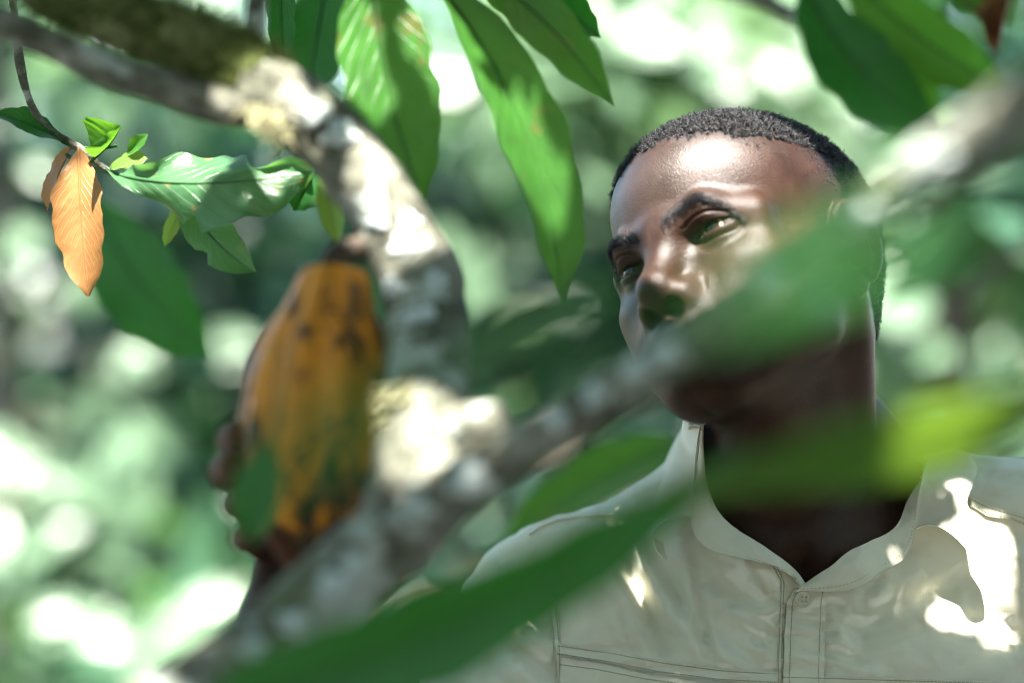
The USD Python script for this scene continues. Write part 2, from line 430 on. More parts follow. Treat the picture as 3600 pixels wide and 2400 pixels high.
    slot = np.maximum(slot, (1 - np.sqrt((e[:, 0] / 0.0172) ** 2 + (e[:, 1] / (0.0110 + 0.0050 * sstep(-s, 0.25, 1.0))) ** 2 + (e[:, 2] / 0.0125) ** 2)) * 0.0119)
    d = smax(d, -slot, 0.0012)
    return d


def ear_sdf(q):
    """Both ears; q in head coordinates."""
    m = q.copy()
    m[:, 0] = np.abs(q[:, 0])
    c, sn = math.cos(math.radians(28)), math.sin(math.radians(28))
    o = np.array([0.0745, -0.016, -0.012], np.float32)
    u = m - o
    # ear plane: w = outwards, v = backwards, z up, flared 28 degrees off the skull, leaning back
    v = -(u[:, 1] * c) + u[:, 0] * sn
    w = u[:, 0] * c + u[:, 1] * sn
    t = u[:, 2] * 0.98 + v * -0.17
    v2 = v * 0.98 + u[:, 2] * 0.17
    L = np.stack([w, v2, t], 1).astype(np.float32)
    ang = np.linspace(-0.3, 4.55, 13)
    rim = [(0.004 + 0.003 * math.sin(a * .6), 0.002 + 0.0165 * math.cos(a - 0.1) * (1 if math.cos(a) > 0 else 0.75), 0.006 + 0.0270 * math.sin(a)) for a in np.linspace(-1.15, 3.6, 15)]
    d = chain(L, rim, [0.0036] * 5 + [0.0034] * 10)
    plate = np.maximum(ell(L, (0.0, 0.001, 0.004), (0.0048, 0.0160, 0.0275)), -0.05)
    d = smin(d, plate, 0.003)
    d = smin(d, ell(L, (0.001, -0.0065, -0.0225), (0.0042, 0.0070, 0.0090)), 0.008)            # lobe
    anti = [(0.0035, 0.0030, -0.016), (0.0040, 0.0085, -0.006), (0.0040, 0.0085, 0.008), (0.0035, 0.004, 0.021)]
    d = smin(d, chain(L, anti, [0.003, 0.0032, 0.0032, 0.0025]), 0.003)
    d = smin(d, ell(L, (0.0045, -0.0090, -0.004), (0.0035, 0.0045, 0.0060)), 0.003)            # tragus
    d = smax(d, -ell(L, (0.0075, -0.0015, -0.004), (0.0075, 0.0075, 0.0105)), 0.003)           # concha
    return d
# ---------------------------------------------------------------- neck, torso, arm and hand (world coordinates)
CX = 0.193                                     # middle of the chest
HAND = {  # joints of the right hand, which holds the pod from behind: fingers wrapped round its left side, thumb below
    "index": [(1075, 1665, 1.425), (905, 1585, 1.409), (822, 1549, 1.379), (842, 1524, 1.352)],
    "middle": [(1040, 1750, 1.430), (880, 1690, 1.412), (796, 1655, 1.380), (818, 1632, 1.350)],
    "ring": [(1020, 1840, 1.430), (905, 1800, 1.414), (838, 1768, 1.384), (858, 1740, 1.354)],
    "little": [(1000, 1925, 1.425), (915, 1915, 1.410), (862, 1890, 1.388), (878, 1866, 1.364)],
    "thumb": [(1060, 2110, 1.412), (1085, 2010, 1.385), (1040, 1925, 1.352), (985, 1872, 1.338)],
}
FINGER_R = {"index": (0.0104, 0.0096, 0.0090, 0.0082), "middle": (0.0106, 0.0098, 0.0092, 0.0084), "ring": (0.0102, 0.0093, 0.0087, 0.0080), "little": (0.0092, 0.0083, 0.0077, 0.0071), "thumb": (0.0140, 0.0115, 0.0105, 0.0086)}
HAND = {k: [at(*p) for p in v] for k, v in HAND.items()}
WRIST = at(990, 2215, 1.432)
ELBOW = np.array([-0.075, 1.50, EYE - 0.40])
SHOULDER_R = np.array([CX - 0.155, 1.712, EYE - 0.205])
SHOULDER_L = np.array([CX + 0.180, 1.712, EYE - 0.160])


def hand_sdf(P):
    palm = None
    for a, b in (("index", 0.012), ("middle", 0.0125), ("ring", 0.012), ("little", 0.0115)):
        w = WRIST + (HAND[a][0] - WRIST) * 0.22
        c = cap(P, w, HAND[a][0], 0.0145, b)
        palm = c if palm is None else smin(palm, c, 0.012)
    palm = smin(palm, cap(P, WRIST, HAND["thumb"][0], 0.018, 0.0155), 0.012)
    d = palm
    fingers = None
    for k, j in HAND.items():
        f = chain(P, j, FINGER_R[k])
        # knuckle thickness, finger pad and nail bed
        f = smin(f, length(P - np.asarray(j[1], np.float32)) - FINGER_R[k][1] * 1.06, 0.004)
        f = smin(f, length(P - np.asarray(j[2], np.float32)) - FINGER_R[k][2] * 1.05, 0.004)
        fingers = f if fingers is None else np.minimum(fingers, f)
    return smin(d, fingers, 0.006)


def torso_core(P, grow=0.0):
    """Neckless torso with shoulders; grow (m) gives the room inside the shirt."""
    x = P[:, 0] - CX
    d = ell(P, (CX, 1.735, EYE - 0.36), (0.172 + grow, 0.112 + grow, 0.25))
    d = smin(d, ell(P, (CX, 1.730, EYE - 0.60), (0.158 + grow, 0.108 + grow, 0.26)), 0.05)
    d = smin(d, cap(P, SHOULDER_R, SHOULDER_L, 0.052 + grow, 0.052 + grow), 0.05)
    d = smin(d, cap(P, SHOULDER_R, (CX - 0.03, 1.715, EYE - 0.120), 0.045 + grow, 0.042 + grow), 0.03)
    d = smin(d, cap(P, SHOULDER_L, (CX + 0.03, 1.715, EYE - 0.105), 0.045 + grow, 0.042 + grow), 0.03)
    for s in (-1, 1):
        d = smin(d, ell(P, (CX + s * 0.085, 1.668, EYE - 0.285), (0.085 + grow, 0.052 + grow, 0.085)), 0.05)   # chest muscles
    return d


def arm_sdf(P, grow=0.0):
    d = cap(P, SHOULDER_R, SHOULDER_R * 0.45 + ELBOW * 0.55, 0.057 + grow, 0.045 + grow)
    d = smin(d, cap(P, SHOULDER_R * 0.45 + ELBOW * 0.55, ELBOW, 0.045 + grow, 0.040 + grow), 0.02)
    return d


LEFT_ELBOW = np.array([CX + 0.26, 1.76, EYE - 0.47])
LEFT_WRIST = np.array([CX + 0.25, 1.66, EYE - 0.71])


def only_near(fn, P, c, r):
    """fn where P lies within r of c; elsewhere the plain distance, which no blend reaches."""
    far = length(P - np.asarray(c, np.float32)) - r
    out = far + 0.05
    on = far < 0
    if on.any():
        out = out.astype(np.float32)
        out[on] = fn(P[on])
    return out


def trunk_sdf(P):
    """Neck, torso and arms."""
    skull = head_world([(0, -0.030, -0.040)])[0]
    base = np.array([CX, 1.715, EYE - 0.130])
    neck = cap(P, skull, base, 0.0555, 0.062)
    throat = cap(P, head_world([(0, 0.014, -0.078)])[0], (CX, 1.668, EYE - 0.120), 0.034, 0.030)
    neck = smin(neck, throat, 0.03)
    mast = head_world([(-0.060, -0.022, -0.040)])[0]
    neck = smin(neck, chain(P, [mast, (CX + 0.040, 1.665, EYE - 0.075), (CX + 0.016, 1.638, EYE - 0.138)], [0.014, 0.015, 0.010]), 0.016)
    mast = head_world([(0.060, -0.022, -0.040)])[0]
    neck = smin(neck, chain(P, [mast, (CX - 0.038, 1.668, EYE - 0.075), (CX - 0.014, 1.640, EYE - 0.138)], [0.014, 0.014, 0.010]), 0.016)
    adam = head_world([(0.0, 0.030, -0.130)])[0]
    torso = only_near(body_low, P, (CX, 1.70, EYE - 0.50), 0.58)
    d = smin(neck, torso, 0.045)
    d = d + 0.006 * np.exp(-(((P[:, 0] - CX) / 0.013) ** 2 + ((P[:, 2] - EYE + 0.150) / 0.014) ** 2)) * (P[:, 1] < 1.68)     # notch above the breastbone
    d = d + 0.0022 * np.exp(-((P[:, 0] - CX) / 0.006) ** 2) * sstep(EYE - 0.16 - P[:, 2], 0.0, 0.03) * (P[:, 1] < 1.68)
    return d


def body_sdf(P):
    head = only_near(lambda p: head_sdf(head_local(p)), P, HEAD_AT, 0.19)
    ears = np.full(len(P), 1.0, np.float32)
    for s in (-1, 1):
        ears = np.minimum(ears, only_near(lambda p: ear_sdf(head_local(p)), P, head_world([(s * 0.078, -0.02, -0.012)])[0], 0.062))
    d = trunk_sdf(P)
    d = smin(d, only_near(hand_sdf, P, (WRIST + HAND['middle'][1]) / 2, 0.16), 0.012)
    d = smin(d, head, 0.016)
    return smin(d, ears, 0.004)


def body_low(P):
    """Torso and arms."""
    torso = torso_core(P)
    for s, sh in ((-1, SHOULDER_R), (1, SHOULDER_L)):
        torso = smin(torso, chain(P, [(CX + s * 0.016, 1.646, EYE - 0.152), (CX + s * 0.075, 1.668, EYE - 0.140), sh + (0, -0.02, 0.03)], [0.011, 0.010, 0.012]), 0.02)
    d = smin(torso, arm_sdf(P), 0.03)
    fore = cap(P, ELBOW, ELBOW * 0.62 + WRIST * 0.38, 0.040, 0.041)
    fore = smin(fore, cap(P, ELBOW * 0.62 + WRIST * 0.38, WRIST, 0.039, 0.026), 0.02)
    d = smin(d, fore, 0.02)
    left = chain(P, [SHOULDER_L, LEFT_ELBOW, LEFT_WRIST, LEFT_WRIST + (-0.01, -0.03, -0.10)], [0.056, 0.042, 0.028, 0.026])
    return smin(d, left, 0.03)
# ---------------------------------------------------------------- the man: one body mesh, with clothing, hair and eyes as its children
# skin: brown with finer mottling, pores and an oily sheen
mat("skin", {
    "t": ("texture_coordinate", {}), "n": ("noise_texture", {"scale": 42.0, "detail": 5, "roughness": 0.6}), "r": ("rgb_ramp", {"ramp": [(0.30, (0.017, 0.0073, 0.0042)), (0.70, (0.034, 0.0152, 0.0090))]}),
    "v": ("voronoi_texture", {"scale": 1250.0}), "n2": ("noise_texture", {"scale": 850.0, "detail": 4, "roughness": 0.65}), "ad": ("math", {"math_type": "multiply_add", "value2": 0.55}),
    "at": ("attribute", {"attribute": "scalp"}), "ap": ("attribute", {"attribute": "palm"}), "mt": ("attribute", {"attribute": "matte"}), "oi": ("attribute", {"attribute": "oil"}), "os": ("math", {"math_type": "multiply_add", "value2": 0.70, "value3": 0.20}), "pm": ("mix", {"mix_type": "mix", "color2": (0.085, 0.037, 0.021)}), "sc": ("mix", {"mix_type": "mix", "color2": (0.010, 0.008, 0.008)}),
    "bp": ("bump", {"strength": 0.8, "distance": 0.00036}), "ra": ("math", {"math_type": "multiply_add", "value2": 0.45}),
    "rr": ("map_range", {"from_min": 0.35, "from_max": 0.65, "to_min": 0.37, "to_max": 0.45}),
    "p": ("principled_bsdf", {"subsurface_weight": 0.12, "subsurface_scale": 0.004, "subsurface_radius": (1.0, 0.4, 0.22), "coat_weight": 0.0, "coat_roughness": 0.30})},
    [("t.object", "n.vector"), ("n.fac", "r.fac"), ("r.color", "sc.color1"), ("at.fac", "sc.fac"), ("sc.color", "pm.color1"), ("ap.fac", "pm.fac"), ("pm.color", "p.base_color"), ("t.object", "v.vector"), ("t.object", "n2.vector"), ("v.distance", "ad.value1"), ("n2.fac", "ad.value3"), ("ad.value", "bp.height"), ("bp.normal", "p.normal"), ("n.fac", "rr.value"), ("oi.fac", "os.value1"), ("os.value", "p.specular_ior_level"), ("mt.fac", "ra.value1"), ("rr.result", "ra.value3"), ("ra.value", "p.roughness")], "p.BSDF")
mat("hair", {"p": ("principled_bsdf", {"base_color": (0.008, 0.008, 0.0095), "roughness": 0.40, "specular_ior_level": 0.40})}, [], "p.BSDF")
# shirt: thin khaki ripstop weave
mat("shirt_cloth", {
    "t": ("texture_coordinate", {}), "s": ("separate_xyz", {}),
    "w1": ("wave_texture", {"wave_type": "bands", "bands_direction": "z", "scale": 105.0, "distortion": 0.6, "detail": 1.0}), "w2": ("wave_texture", {"wave_type": "bands", "bands_direction": "x", "scale": 150.0, "distortion": 0.6, "detail": 1.0}), "w": ("math", {"math_type": "multiply_add", "value2": 0.5}),
    "n": ("noise_texture", {"scale": 20.0, "detail": 6, "roughness": 0.6}), "r": ("rgb_ramp", {"ramp": [(0.3, (0.560, 0.540, 0.425)), (0.7, (0.640, 0.620, 0.495))]}),
    "n2": ("noise_texture", {"scale": 900.0, "detail": 2}), "sum": ("math", {"math_type": "multiply_add", "value2": 0.7}), "bp": ("bump", {"strength": 0.12, "distance": 0.0002}),
    "p": ("principled_bsdf", {"roughness": 0.78, "specular_ior_level": 0.25, "sheen_weight": 0.12})},
    [("t.object", "w1.vector"), ("t.object", "w2.vector"), ("w1.fac", "w.value1"), ("w2.fac", "w.value3"), ("t.object", "n.vector"), ("n.fac", "r.fac"), ("r.color", "p.base_color"), ("t.object", "n2.vector"), ("n2.fac", "sum.value1"), ("w.value", "sum.value3"), ("sum.value", "bp.height"), ("bp.normal", "p.normal")], "p.BSDF")
noisy("stitch", (0.20, 0.19, 0.13), (0.30, 0.29, 0.21), 400, rough=0.9)
noisy("button", (0.42, 0.40, 0.29), (0.52, 0.50, 0.38), 200, rough=0.35, spec=0.5)
noisy("trousers_cloth", (0.05, 0.055, 0.04), (0.09, 0.095, 0.07), 60, rough=0.9)
mat("eyeball", {"t": ("texture_coordinate", {}), "n": ("noise_texture", {"scale": 260.0, "detail": 3}), "r": ("rgb_ramp", {"ramp": [(0.35, (0.36, 0.335, 0.23)), (0.70, (0.48, 0.45, 0.33))]}), "p": ("principled_bsdf", {"roughness": 0.22, "specular_ior_level": 0.3})},
    [("t.object", "n.vector"), ("n.fac", "r.fac"), ("r.color", "p.base_color")], "p.BSDF")
mat("iris", {"p": ("principled_bsdf", {"base_color": (0.016, 0.009, 0.006), "roughness": 0.10, "specular_ior_level": 0.4})}, [], "p.BSDF")
mat("pupil", {"p": ("principled_bsdf", {"base_color": (0.003, 0.003, 0.003), "roughness": 0.1})}, [], "p.BSDF")


def fine_mesh(f, lo, hi, h):
    v, t = surface_nets(f, lo, hi, h)
    v = project(f, v, 2)
    v = relax(v, t, np.ones(len(v), bool))
    return project(f, v, 2), t


v, f = fine_mesh(body_sdf, (-0.26, 1.28, EYE - 0.86), (0.62, 1.90, EYE + 0.24), 0.005)
for k in range(4):
    q = head_local(v)
    x = np.abs(q[:, 0])
    face = (q[:, 1] > 0.015) & (q[:, 2] > -0.125) & (q[:, 2] < 0.075) & (q[:, 1] < 0.13)
    ear = (x > 0.060) & (x < 0.11) & (np.abs(q[:, 1] + 0.016) < 0.032) & (np.abs(q[:, 2] + 0.012) < 0.046)
    if k == 0:
        pick = (np.linalg.norm(q - (0, 0, -0.04), axis=1) < 0.24) | (np.linalg.norm(v - HAND["middle"][1], axis=1) < 0.13)
    elif k == 1:
        pick = face | ear
    elif k == 2:
        pick = face & (x < 0.062) & (q[:, 1] > 0.045) & (q[:, 0] < 0.03)
    else:
        pick = (np.abs(q[:, 0] + 0.035) < 0.020) & (np.abs(q[:, 2] - 0.002) < 0.012) & (q[:, 1] > 0.05) & (q[:, 1] < 0.12)
    was = len(v)
    v, f = subdivide_where(v, f, pick)
    moved = np.zeros(len(v), bool)
    moved[was:] = True
    moved[:was] = pick
    for _ in range(1 if k == 0 else 2):
        v = relax(v, f, moved, 0.4)
        v[moved] = project(body_sdf, v[moved], 2 if k < 2 else 1)
person = thing("person", "man with short black hair in a khaki shirt looking aside behind the branches", "person", (CX, 1.70, 0))
body_prim = obj("body", (v, f), "skin", person)
body = trimesh.Trimesh(v, f, process=False)


# eyes: ball, iris and pupil as spherical caps looking towards the lower left
def cap_mesh(c, r, axis, a0, n=28, rings=6):
    """Spherical cap of half angle a0 about axis."""
    axis = axis / np.linalg.norm(axis)
    s = np.cross(axis, (0, 0, 1.0)); s /= np.linalg.norm(s)
    u = np.cross(s, axis)
    vs, fs = [c + r * axis], []
    for k in range(1, rings + 1):
        a = a0 * k / rings
        for j in range(n):
            b = 2 * math.pi * j / n
            vs.append(c + r * (math.cos(a) * axis + math.sin(a) * (math.cos(b) * s + math.sin(b) * u)))
    for j in range(n):
        fs.append((0, 1 + j, 1 + (j + 1) % n))
        for k in range(rings - 1):
            p, q_ = 1 + k * n, 1 + (k + 1) * n
            fs += [(p + j, q_ + j, q_ + (j + 1) % n), (p + j, q_ + (j + 1) % n, p + (j + 1) % n)]
    return np.array(vs), np.array(fs)


GAZE = None
for s in (-1, 1):
    c = head_world([(s * EYE_C[0], EYE_C[1], EYE_C[2])])[0]
    if GAZE is None:
        ray = at(2496, 800, 1.0) - (0, 0, EYE); ray /= np.linalg.norm(ray)
        oc = np.array([0, 0, EYE]) - c
        bq = oc @ ray
        disc = bq * bq - (oc @ oc - EYE_R ** 2)
        hit = np.array([0, 0, EYE]) + ray * (-bq - math.sqrt(max(disc, 0)))
        GAZE = (hit - c) / np.linalg.norm(hit - c)
    ball = trimesh.creation.icosphere(4, EYE_R)
    ball.apply_translation(c)
    e = obj("eye", ball, "eyeball", person)
    obj("iris", cap_mesh(c, EYE_R + 0.00025, GAZE, math.asin(0.0066 / EYE_R)), "iris", e)
    obj("pupil", cap_mesh(c, EYE_R + 0.0004, GAZE, math.asin(0.0022 / EYE_R)), "pupil", e)

# hair: short tight curls on the scalp, thinner at the hairline and over the temples
tri = body.triangles
area = body.area_faces
ql = head_local(body.triangles_center)
near = np.linalg.norm(ql - (0, -0.015, 0.03), axis=1) < 0.135
idx = np.nonzero(near)[0]
pick = rng.choice(idx, 36000, p=area[idx] / area[idx].sum())
r1, r2 = np.sqrt(rng.random(len(pick))), rng.random(len(pick))
pts = tri[pick, 0] * (1 - r1)[:, None] + tri[pick, 1] * (r1 * (1 - r2))[:, None] + tri[pick, 2] * (r1 * r2)[:, None]
nrm = body.face_normals[pick]
q = head_local(pts)
def hair_cover(q):
    """How densely hair grows at points in head coordinates."""
    x, y, z = np.abs(q[:, 0]), q[:, 1], q[:, 2]
    # forehead hairline, temple and nape
    line = 0.066 - 0.35 * np.clip(x - 0.035, 0, 1) + 0.004 * np.sin(x * 150)
    front = (z - line) + np.clip(0.070 - y, 0, 0.05) * 0.9
    side = -(y - (0.024 + 0.25 * (z - 0.03)))
    dens = np.where(y > 0.03, sstep(front, -0.002, 0.012), 1.0)
    dens *= np.where((z < 0.050) & (x > 0.04), sstep(side, -0.006, 0.022), 1.0)
    low = np.where(y > -0.035, -0.002, -0.002 - (np.clip(-0.035 - y, 0, 0.02) / 0.02) * 0.052)
    dens *= sstep(z, low, low + 0.014)
    thin = np.where((x > 0.045) & (z < 0.062), 0.16 + 0.84 * sstep(-y, 0.000, 0.045), 1.0) * np.where(x > 0.045, 0.55 + 0.45 * sstep(z, 0.0, 0.05), 1.0)
    return dens * thin * (np.linalg.norm(q - (0, -0.015, 0.03), axis=1) < 0.135)


cover = hair_cover(q)
patch = 0.70 + 0.5 * (meshkit.noise(pts * 260, 3) > 0.42)
keep = rng.random(len(pts)) < cover * patch
off_ear = (ear_sdf(q) > 0.004)
keep &= off_ear
pts, nrm, q = pts[keep], nrm[keep], q[keep]
lean_ = rng.normal(size=(len(pts), 3)) * 0.0010                 # each tuft of coils leans its own way
pts, nrm, q, lean_ = (np.repeat(k_, 5, 0) for k_ in (pts, nrm, q, lean_))
jit = rng.normal(size=(len(pts), 3)) * 0.00036
pts = pts + jit - nrm * (jit * nrm).sum(1, keepdims=True)
length_ = (0.0026 + 0.0022 * sstep(q[:, 2], 0.03, 0.09)) * rng.uniform(0.7, 1.2, len(pts))
a = rng.normal(size=(len(pts), 3)); a -= nrm * (a * nrm).sum(1, keepdims=True); a /= np.linalg.norm(a, axis=1, keepdims=True)
b = np.cross(nrm, a)
t = np.linspace(0, 1, 7)
ph, rad = 2 * math.pi * 1.15 * t, 0.0008 * np.minimum(1, t * 2.5)
thin_out = rng.random(len(pts)) < np.clip(hair_cover(q) * 1.6, 0.3, 1)
hair_curves = list(((pts - nrm * 0.0004)[:, None] + (length_[:, None] * t * (1 - 0.25 * t))[..., None] * nrm[:, None] + (rad * np.cos(ph) + 0.0006 * t)[None, :, None] * a[:, None] + t[None, :, None] * lean_[:, None] + (rad * np.sin(ph))[None, :, None] * b[:, None])[thin_out])
hairs("hair", hair_curves, np.full(len(hair_curves), 0.00024), "hair", person)

UsdGeom.PrimvarsAPI(body_prim).CreatePrimvar("scalp", Sdf.ValueTypeNames.FloatArray, "vertex").Set(Vt.FloatArray.FromNumpy((0.92 * np.clip(hair_cover(head_local(body.vertices)) * 1.2, 0, 1) * (ear_sdf(head_local(body.vertices)) > 0.002)).astype(np.float32)))
matte = np.clip(hair_cover(head_local(body.vertices)), 0, 1)
matte[body.vertices[:, 0] < 0.0] = 0.75             # dry skin of hand and forearm
UsdGeom.PrimvarsAPI(body_prim).CreatePrimvar("matte", Sdf.ValueTypeNames.FloatArray, "vertex").Set(Vt.FloatArray.FromNumpy(matte.astype(np.float32)))
# oily forehead, less so nose and cheeks
ql_ = head_local(body.vertices)
oil = np.exp(-(((ql_[:, 2] - 0.048) / 0.030) ** 2 + (ql_[:, 0] / 0.050) ** 2)) * (ql_[:, 1] > 0.03)
oil = np.maximum(oil, 0.22 * np.exp(-(((ql_[:, 2] + 0.010) / 0.045) ** 2 + (ql_[:, 0] / 0.060) ** 2)) * (ql_[:, 1] > 0.03))
UsdGeom.PrimvarsAPI(body_prim).CreatePrimvar("oil", Sdf.ValueTypeNames.FloatArray, "vertex").Set(Vt.FloatArray.FromNumpy(oil.astype(np.float32)))
# the paler inner side of the hand
hv_ = np.asarray(body.vertices)
inner = np.min([np.linalg.norm(hv_ - HAND[k_][j_], axis=1) for k_ in HAND for j_ in (2, 3)], axis=0)
UsdGeom.PrimvarsAPI(body_prim).CreatePrimvar("palm", Sdf.ValueTypeNames.FloatArray, "vertex").Set(Vt.FloatArray.FromNumpy((0.8 * (1 - sstep(inner, 0.008, 0.024)) * sstep(-body.vertex_normals[:, 1], -0.3, 0.4)).astype(np.float32)))
# eyebrows and lashes
from_cam = lambda q3: head_world(q3)
ray_body = body.ray
for s in (-1, 1):
    curves = []
    for k in range(950):
        t = rng.random() ** 0.9
        bx = 0.009 + 0.043 * t
        bz = (0.0062 + 0.0108 * math.sin(min(t / 0.62, 1) * math.pi / 2) - 0.0105 * max(0, t - 0.62) / 0.38 * (t - 0.62) / 0.38 * 1.6) + - 0.0008 + rng.normal() * (0.0030 * (1 - 0.72 * t))
        o = head_world([(s * bx, 0.14, bz)])[0]
        d = head_world([(s * bx, 0.0, bz)])[0] - o
        d /= np.linalg.norm(d)
        curves.append((o, d, t))
    loc, ri, ti = ray_body.intersects_location(np.array([c[0] for c in curves]), np.array([c[1] for c in curves]), multiple_hits=False)
    out = []
    for p, i, tt in zip(loc, ri, ti):
        n = body.face_normals[tt]
        t = curves[i][2]
        along = HEAD_ROT @ np.array([s * (0.35 + 0.75 * t), 0.0, 0.8 - 1.15 * t]) + rng.normal(size=3) * 0.22
        along -= n * (along @ n); along /= np.linalg.norm(along)
        L = rng.uniform(0.004, 0.0075)
        u = np.linspace(0, 1, 5)
        out.append(p - n * 0.0003 + (L * u)[:, None] * along + (0.0022 * np.sin(u * 2.2))[:, None] * n)
    hairs("eyebrow", out, np.full(len(out), 0.00017), "hair", person)
    out = []
    for up in (1, 0):
        for sv in np.linspace(-0.9, 0.96, 34 if up else 18):
            xx = 0.0358 + sv * 0.0146
            ss, zu, zl = lid_curves(np.array([xx]))
            zz = float(zu[0] if up else zl[0])
            dd = EYE_C[2] - zz
            r2_ = 0.0141 ** 2 - (xx - EYE_C[0]) ** 2 - dd * dd
            yy = EYE_C[1] + math.sqrt(max(r2_, 1e-6)) if r2_ > 0 else EYE_C[1] + 0.003
            n = np.array([s * (xx - EYE_C[0]) * 30 + s * sv * 0.3, 0.8, 0.30 if up else -0.45]) + rng.normal(size=3) * 0.10
            n /= np.linalg.norm(n)
            L = (0.0075 if up else 0.0042) * rng.uniform(0.75, 1.1)
            u = np.linspace(0, 1, 5)
            c = np.array([s * xx, yy - 0.0005, zz]) + (L * u)[:, None] * n + np.array([0, 0, 1.0]) * ((0.0028 if up else -0.0008) * u ** 2)[:, None]
            out.append(head_world(c))
    hairs("eyelash", out, np.full(len(out), 0.00013), "hair", person)


# ---------------------------------------------------------------- shirt
def seg_dist(P2, a, b):
    a, b = np.array(a, float), np.array(b, float)
    d = b - a
    t = np.clip(((P2 - a) @ d) / (d @ d), 0, 1)
    return ((P2 - a) @ np.array([-d[1], d[0]])) / np.linalg.norm(d), t


FOLDS = [  # creases seen on the cloth: (from, to, half width in px, height in mm), crest to one side and trough to the other
    ((2075, 1830), (2290, 2340), 42, 4.4), ((2190, 1850), (2470, 2330), 34, 3.0), ((2400, 1930), (2450, 2330), 26, 2.0), ((2640, 2020), (2700, 2130), 22, 1.8), ((2620, 2180), (2740, 2260), 20, 2.0), ((2130, 2100), (2190, 2270), 24, 2.0), ((3030, 2120), (3140, 2060), 30, 1.6), ((2930, 2330), (3060, 2360), 22, 1.8), ((2790, 2190), (2880, 2230), 16, 1.2), ((2780, 2300), (2890, 2320), 16, 1.2), ((2330, 1900), (2560, 2200), 60, 2.0), ((2000, 1950), (2110, 2260), 50, 2.0),
    ((2560, 2130), (2720, 2180), 34, 2.2), ((2600, 2260), (2760, 2310), 30, 2.0), ((2470, 2240), (2640, 2380), 40, 2.0),
    ((2960, 2390), (3420, 2150), 60, 3.4), ((3120, 2400), (3560, 2200), 60, 3.4), ((3330, 2420), (3640, 2280), 60, 3.4), ((2930, 2210), (3010, 2300), 34, 2.2), ((2940, 2280), (3200, 2260), 40, 1.6), ((3240, 2210), (3560, 2030), 60, 1.6), ((2920, 2100), (3300, 1990), 70, 1.2),
    ((3470, 1900), (3640, 2000), 50, 2.0),
    ((1640, 2080), (1830, 2330), 46, 5.0), ((1730, 2010), (1930, 2330), 40, 5.0), ((1800, 1990), (1935, 2210), 30, 3.0), ((1560, 2240), (1800, 2460), 50, 5.0), ((1840, 1960), (1940, 2090), 24, 2.4), ((1760, 2300), (1960, 2460), 40, 4.5), ((1480, 2330), (1640, 2480), 50, 4.0),
]


def shirt_sdf(P):
    d = torso_core(P, 0.013)
    sl = arm_sdf(P, 0.019)
    el = ELBOW - SHOULDER_R
    along = (P - SHOULDER_R) @ (el / np.linalg.norm(el))
    sl = np.maximum(sl, along - np.linalg.norm(el) * 0.97)
    d = smin(d, sl, 0.022)
    left = chain(P, [SHOULDER_L, LEFT_ELBOW], [0.074, 0.062])
    d = smin(d, left, 0.02)
    d = smin(d, only_near(trunk_sdf, P, (CX, 1.69, EYE - 0.16), 0.20) - 0.008, 0.010)
    d = np.maximum(d, EYE - 0.80 - P[:, 2])
    # room for the neck
    d = smax(d, -cap(P, (CX, 1.725, EYE - 0.055), (CX - 0.004, 1.70, EYE + 0.04), 0.066, 0.066), 0.004)
    dep = np.maximum(P[:, 1], 0.3)
    px = np.stack([1800 + P[:, 0] / dep / TAN, 1200 - (P[:, 2] - EYE) / dep / TAN], 1)
    fr = 1 - sstep(P[:, 1], 1.70, 1.76)
    for a, b, w, hmm in FOLDS:
        n, t = seg_dist(px, a, b)
        env = np.sin(np.pi * np.clip(t, 0.02, 0.98)) ** 0.6
        over = np.linalg.norm(px - (np.array(a) + t[:, None] * (np.array(b) - a)), axis=1)
        d = d - fr * env * (hmm * 0.0027) * (np.exp(-(n / w) ** 2) - 0.65 * np.exp(-((n + 1.5 * w) / (0.9 * w)) ** 2)) * (over < 4 * w)
    wr = meshkit.fbm(np.stack([P[:, 0] * 16 + P[:, 2] * 9, P[:, 1] * 20, P[:, 2] * 20 - P[:, 0] * 8], 1), 3, 5) - 0.5
    fine = meshkit.fbm(np.stack([P[:, 0] * 60 + P[:, 2] * 40, P[:, 1] * 60, P[:, 2] * 95 - P[:, 0] * 50], 1), 2, 9) - 0.5
    # puckers beside the placket and above the hem band
    pk = np.exp(-((np.abs(px[:, 0] - 2825) - 95) / 45.0) ** 2) * (px[:, 1] > 2080) + np.exp(-((px[:, 1] - (2270 + (px[:, 0] - 1960) * 0.14)) / 50.0) ** 2) * (px[:, 0] < 2760) * 0.7
    return d - 0.011 * wr - 0.0027 * fine - fr * 0.0016 * pk * np.sin(px[:, 1] / 9.0 + 3 * meshkit.noise(P * 40, 2))


sv, sf = surface_nets(shirt_sdf, (-0.28, 1.35, EYE - 0.83), (0.62, 1.90, EYE - 0.05), 0.005)
sv = project(shirt_sdf, sv, 2)
pxs = to_px(sv)
vis = (pxs[:, 0] > 1350) & (pxs[:, 0] < 3720) & (pxs[:, 1] < 2520) & (sv[:, 1] < 1.74)
was = len(sv)
sv, sf = subdivide_where(sv, sf, vis)
mv = np.zeros(len(sv), bool); mv[was:] = True; mv[:was] = vis
sv = relax(sv, sf, mv, 0.3)
sv[mv] = project(shirt_sdf, sv[mv], 1)
shirt_full = trimesh.Trimesh(sv, sf, process=False)
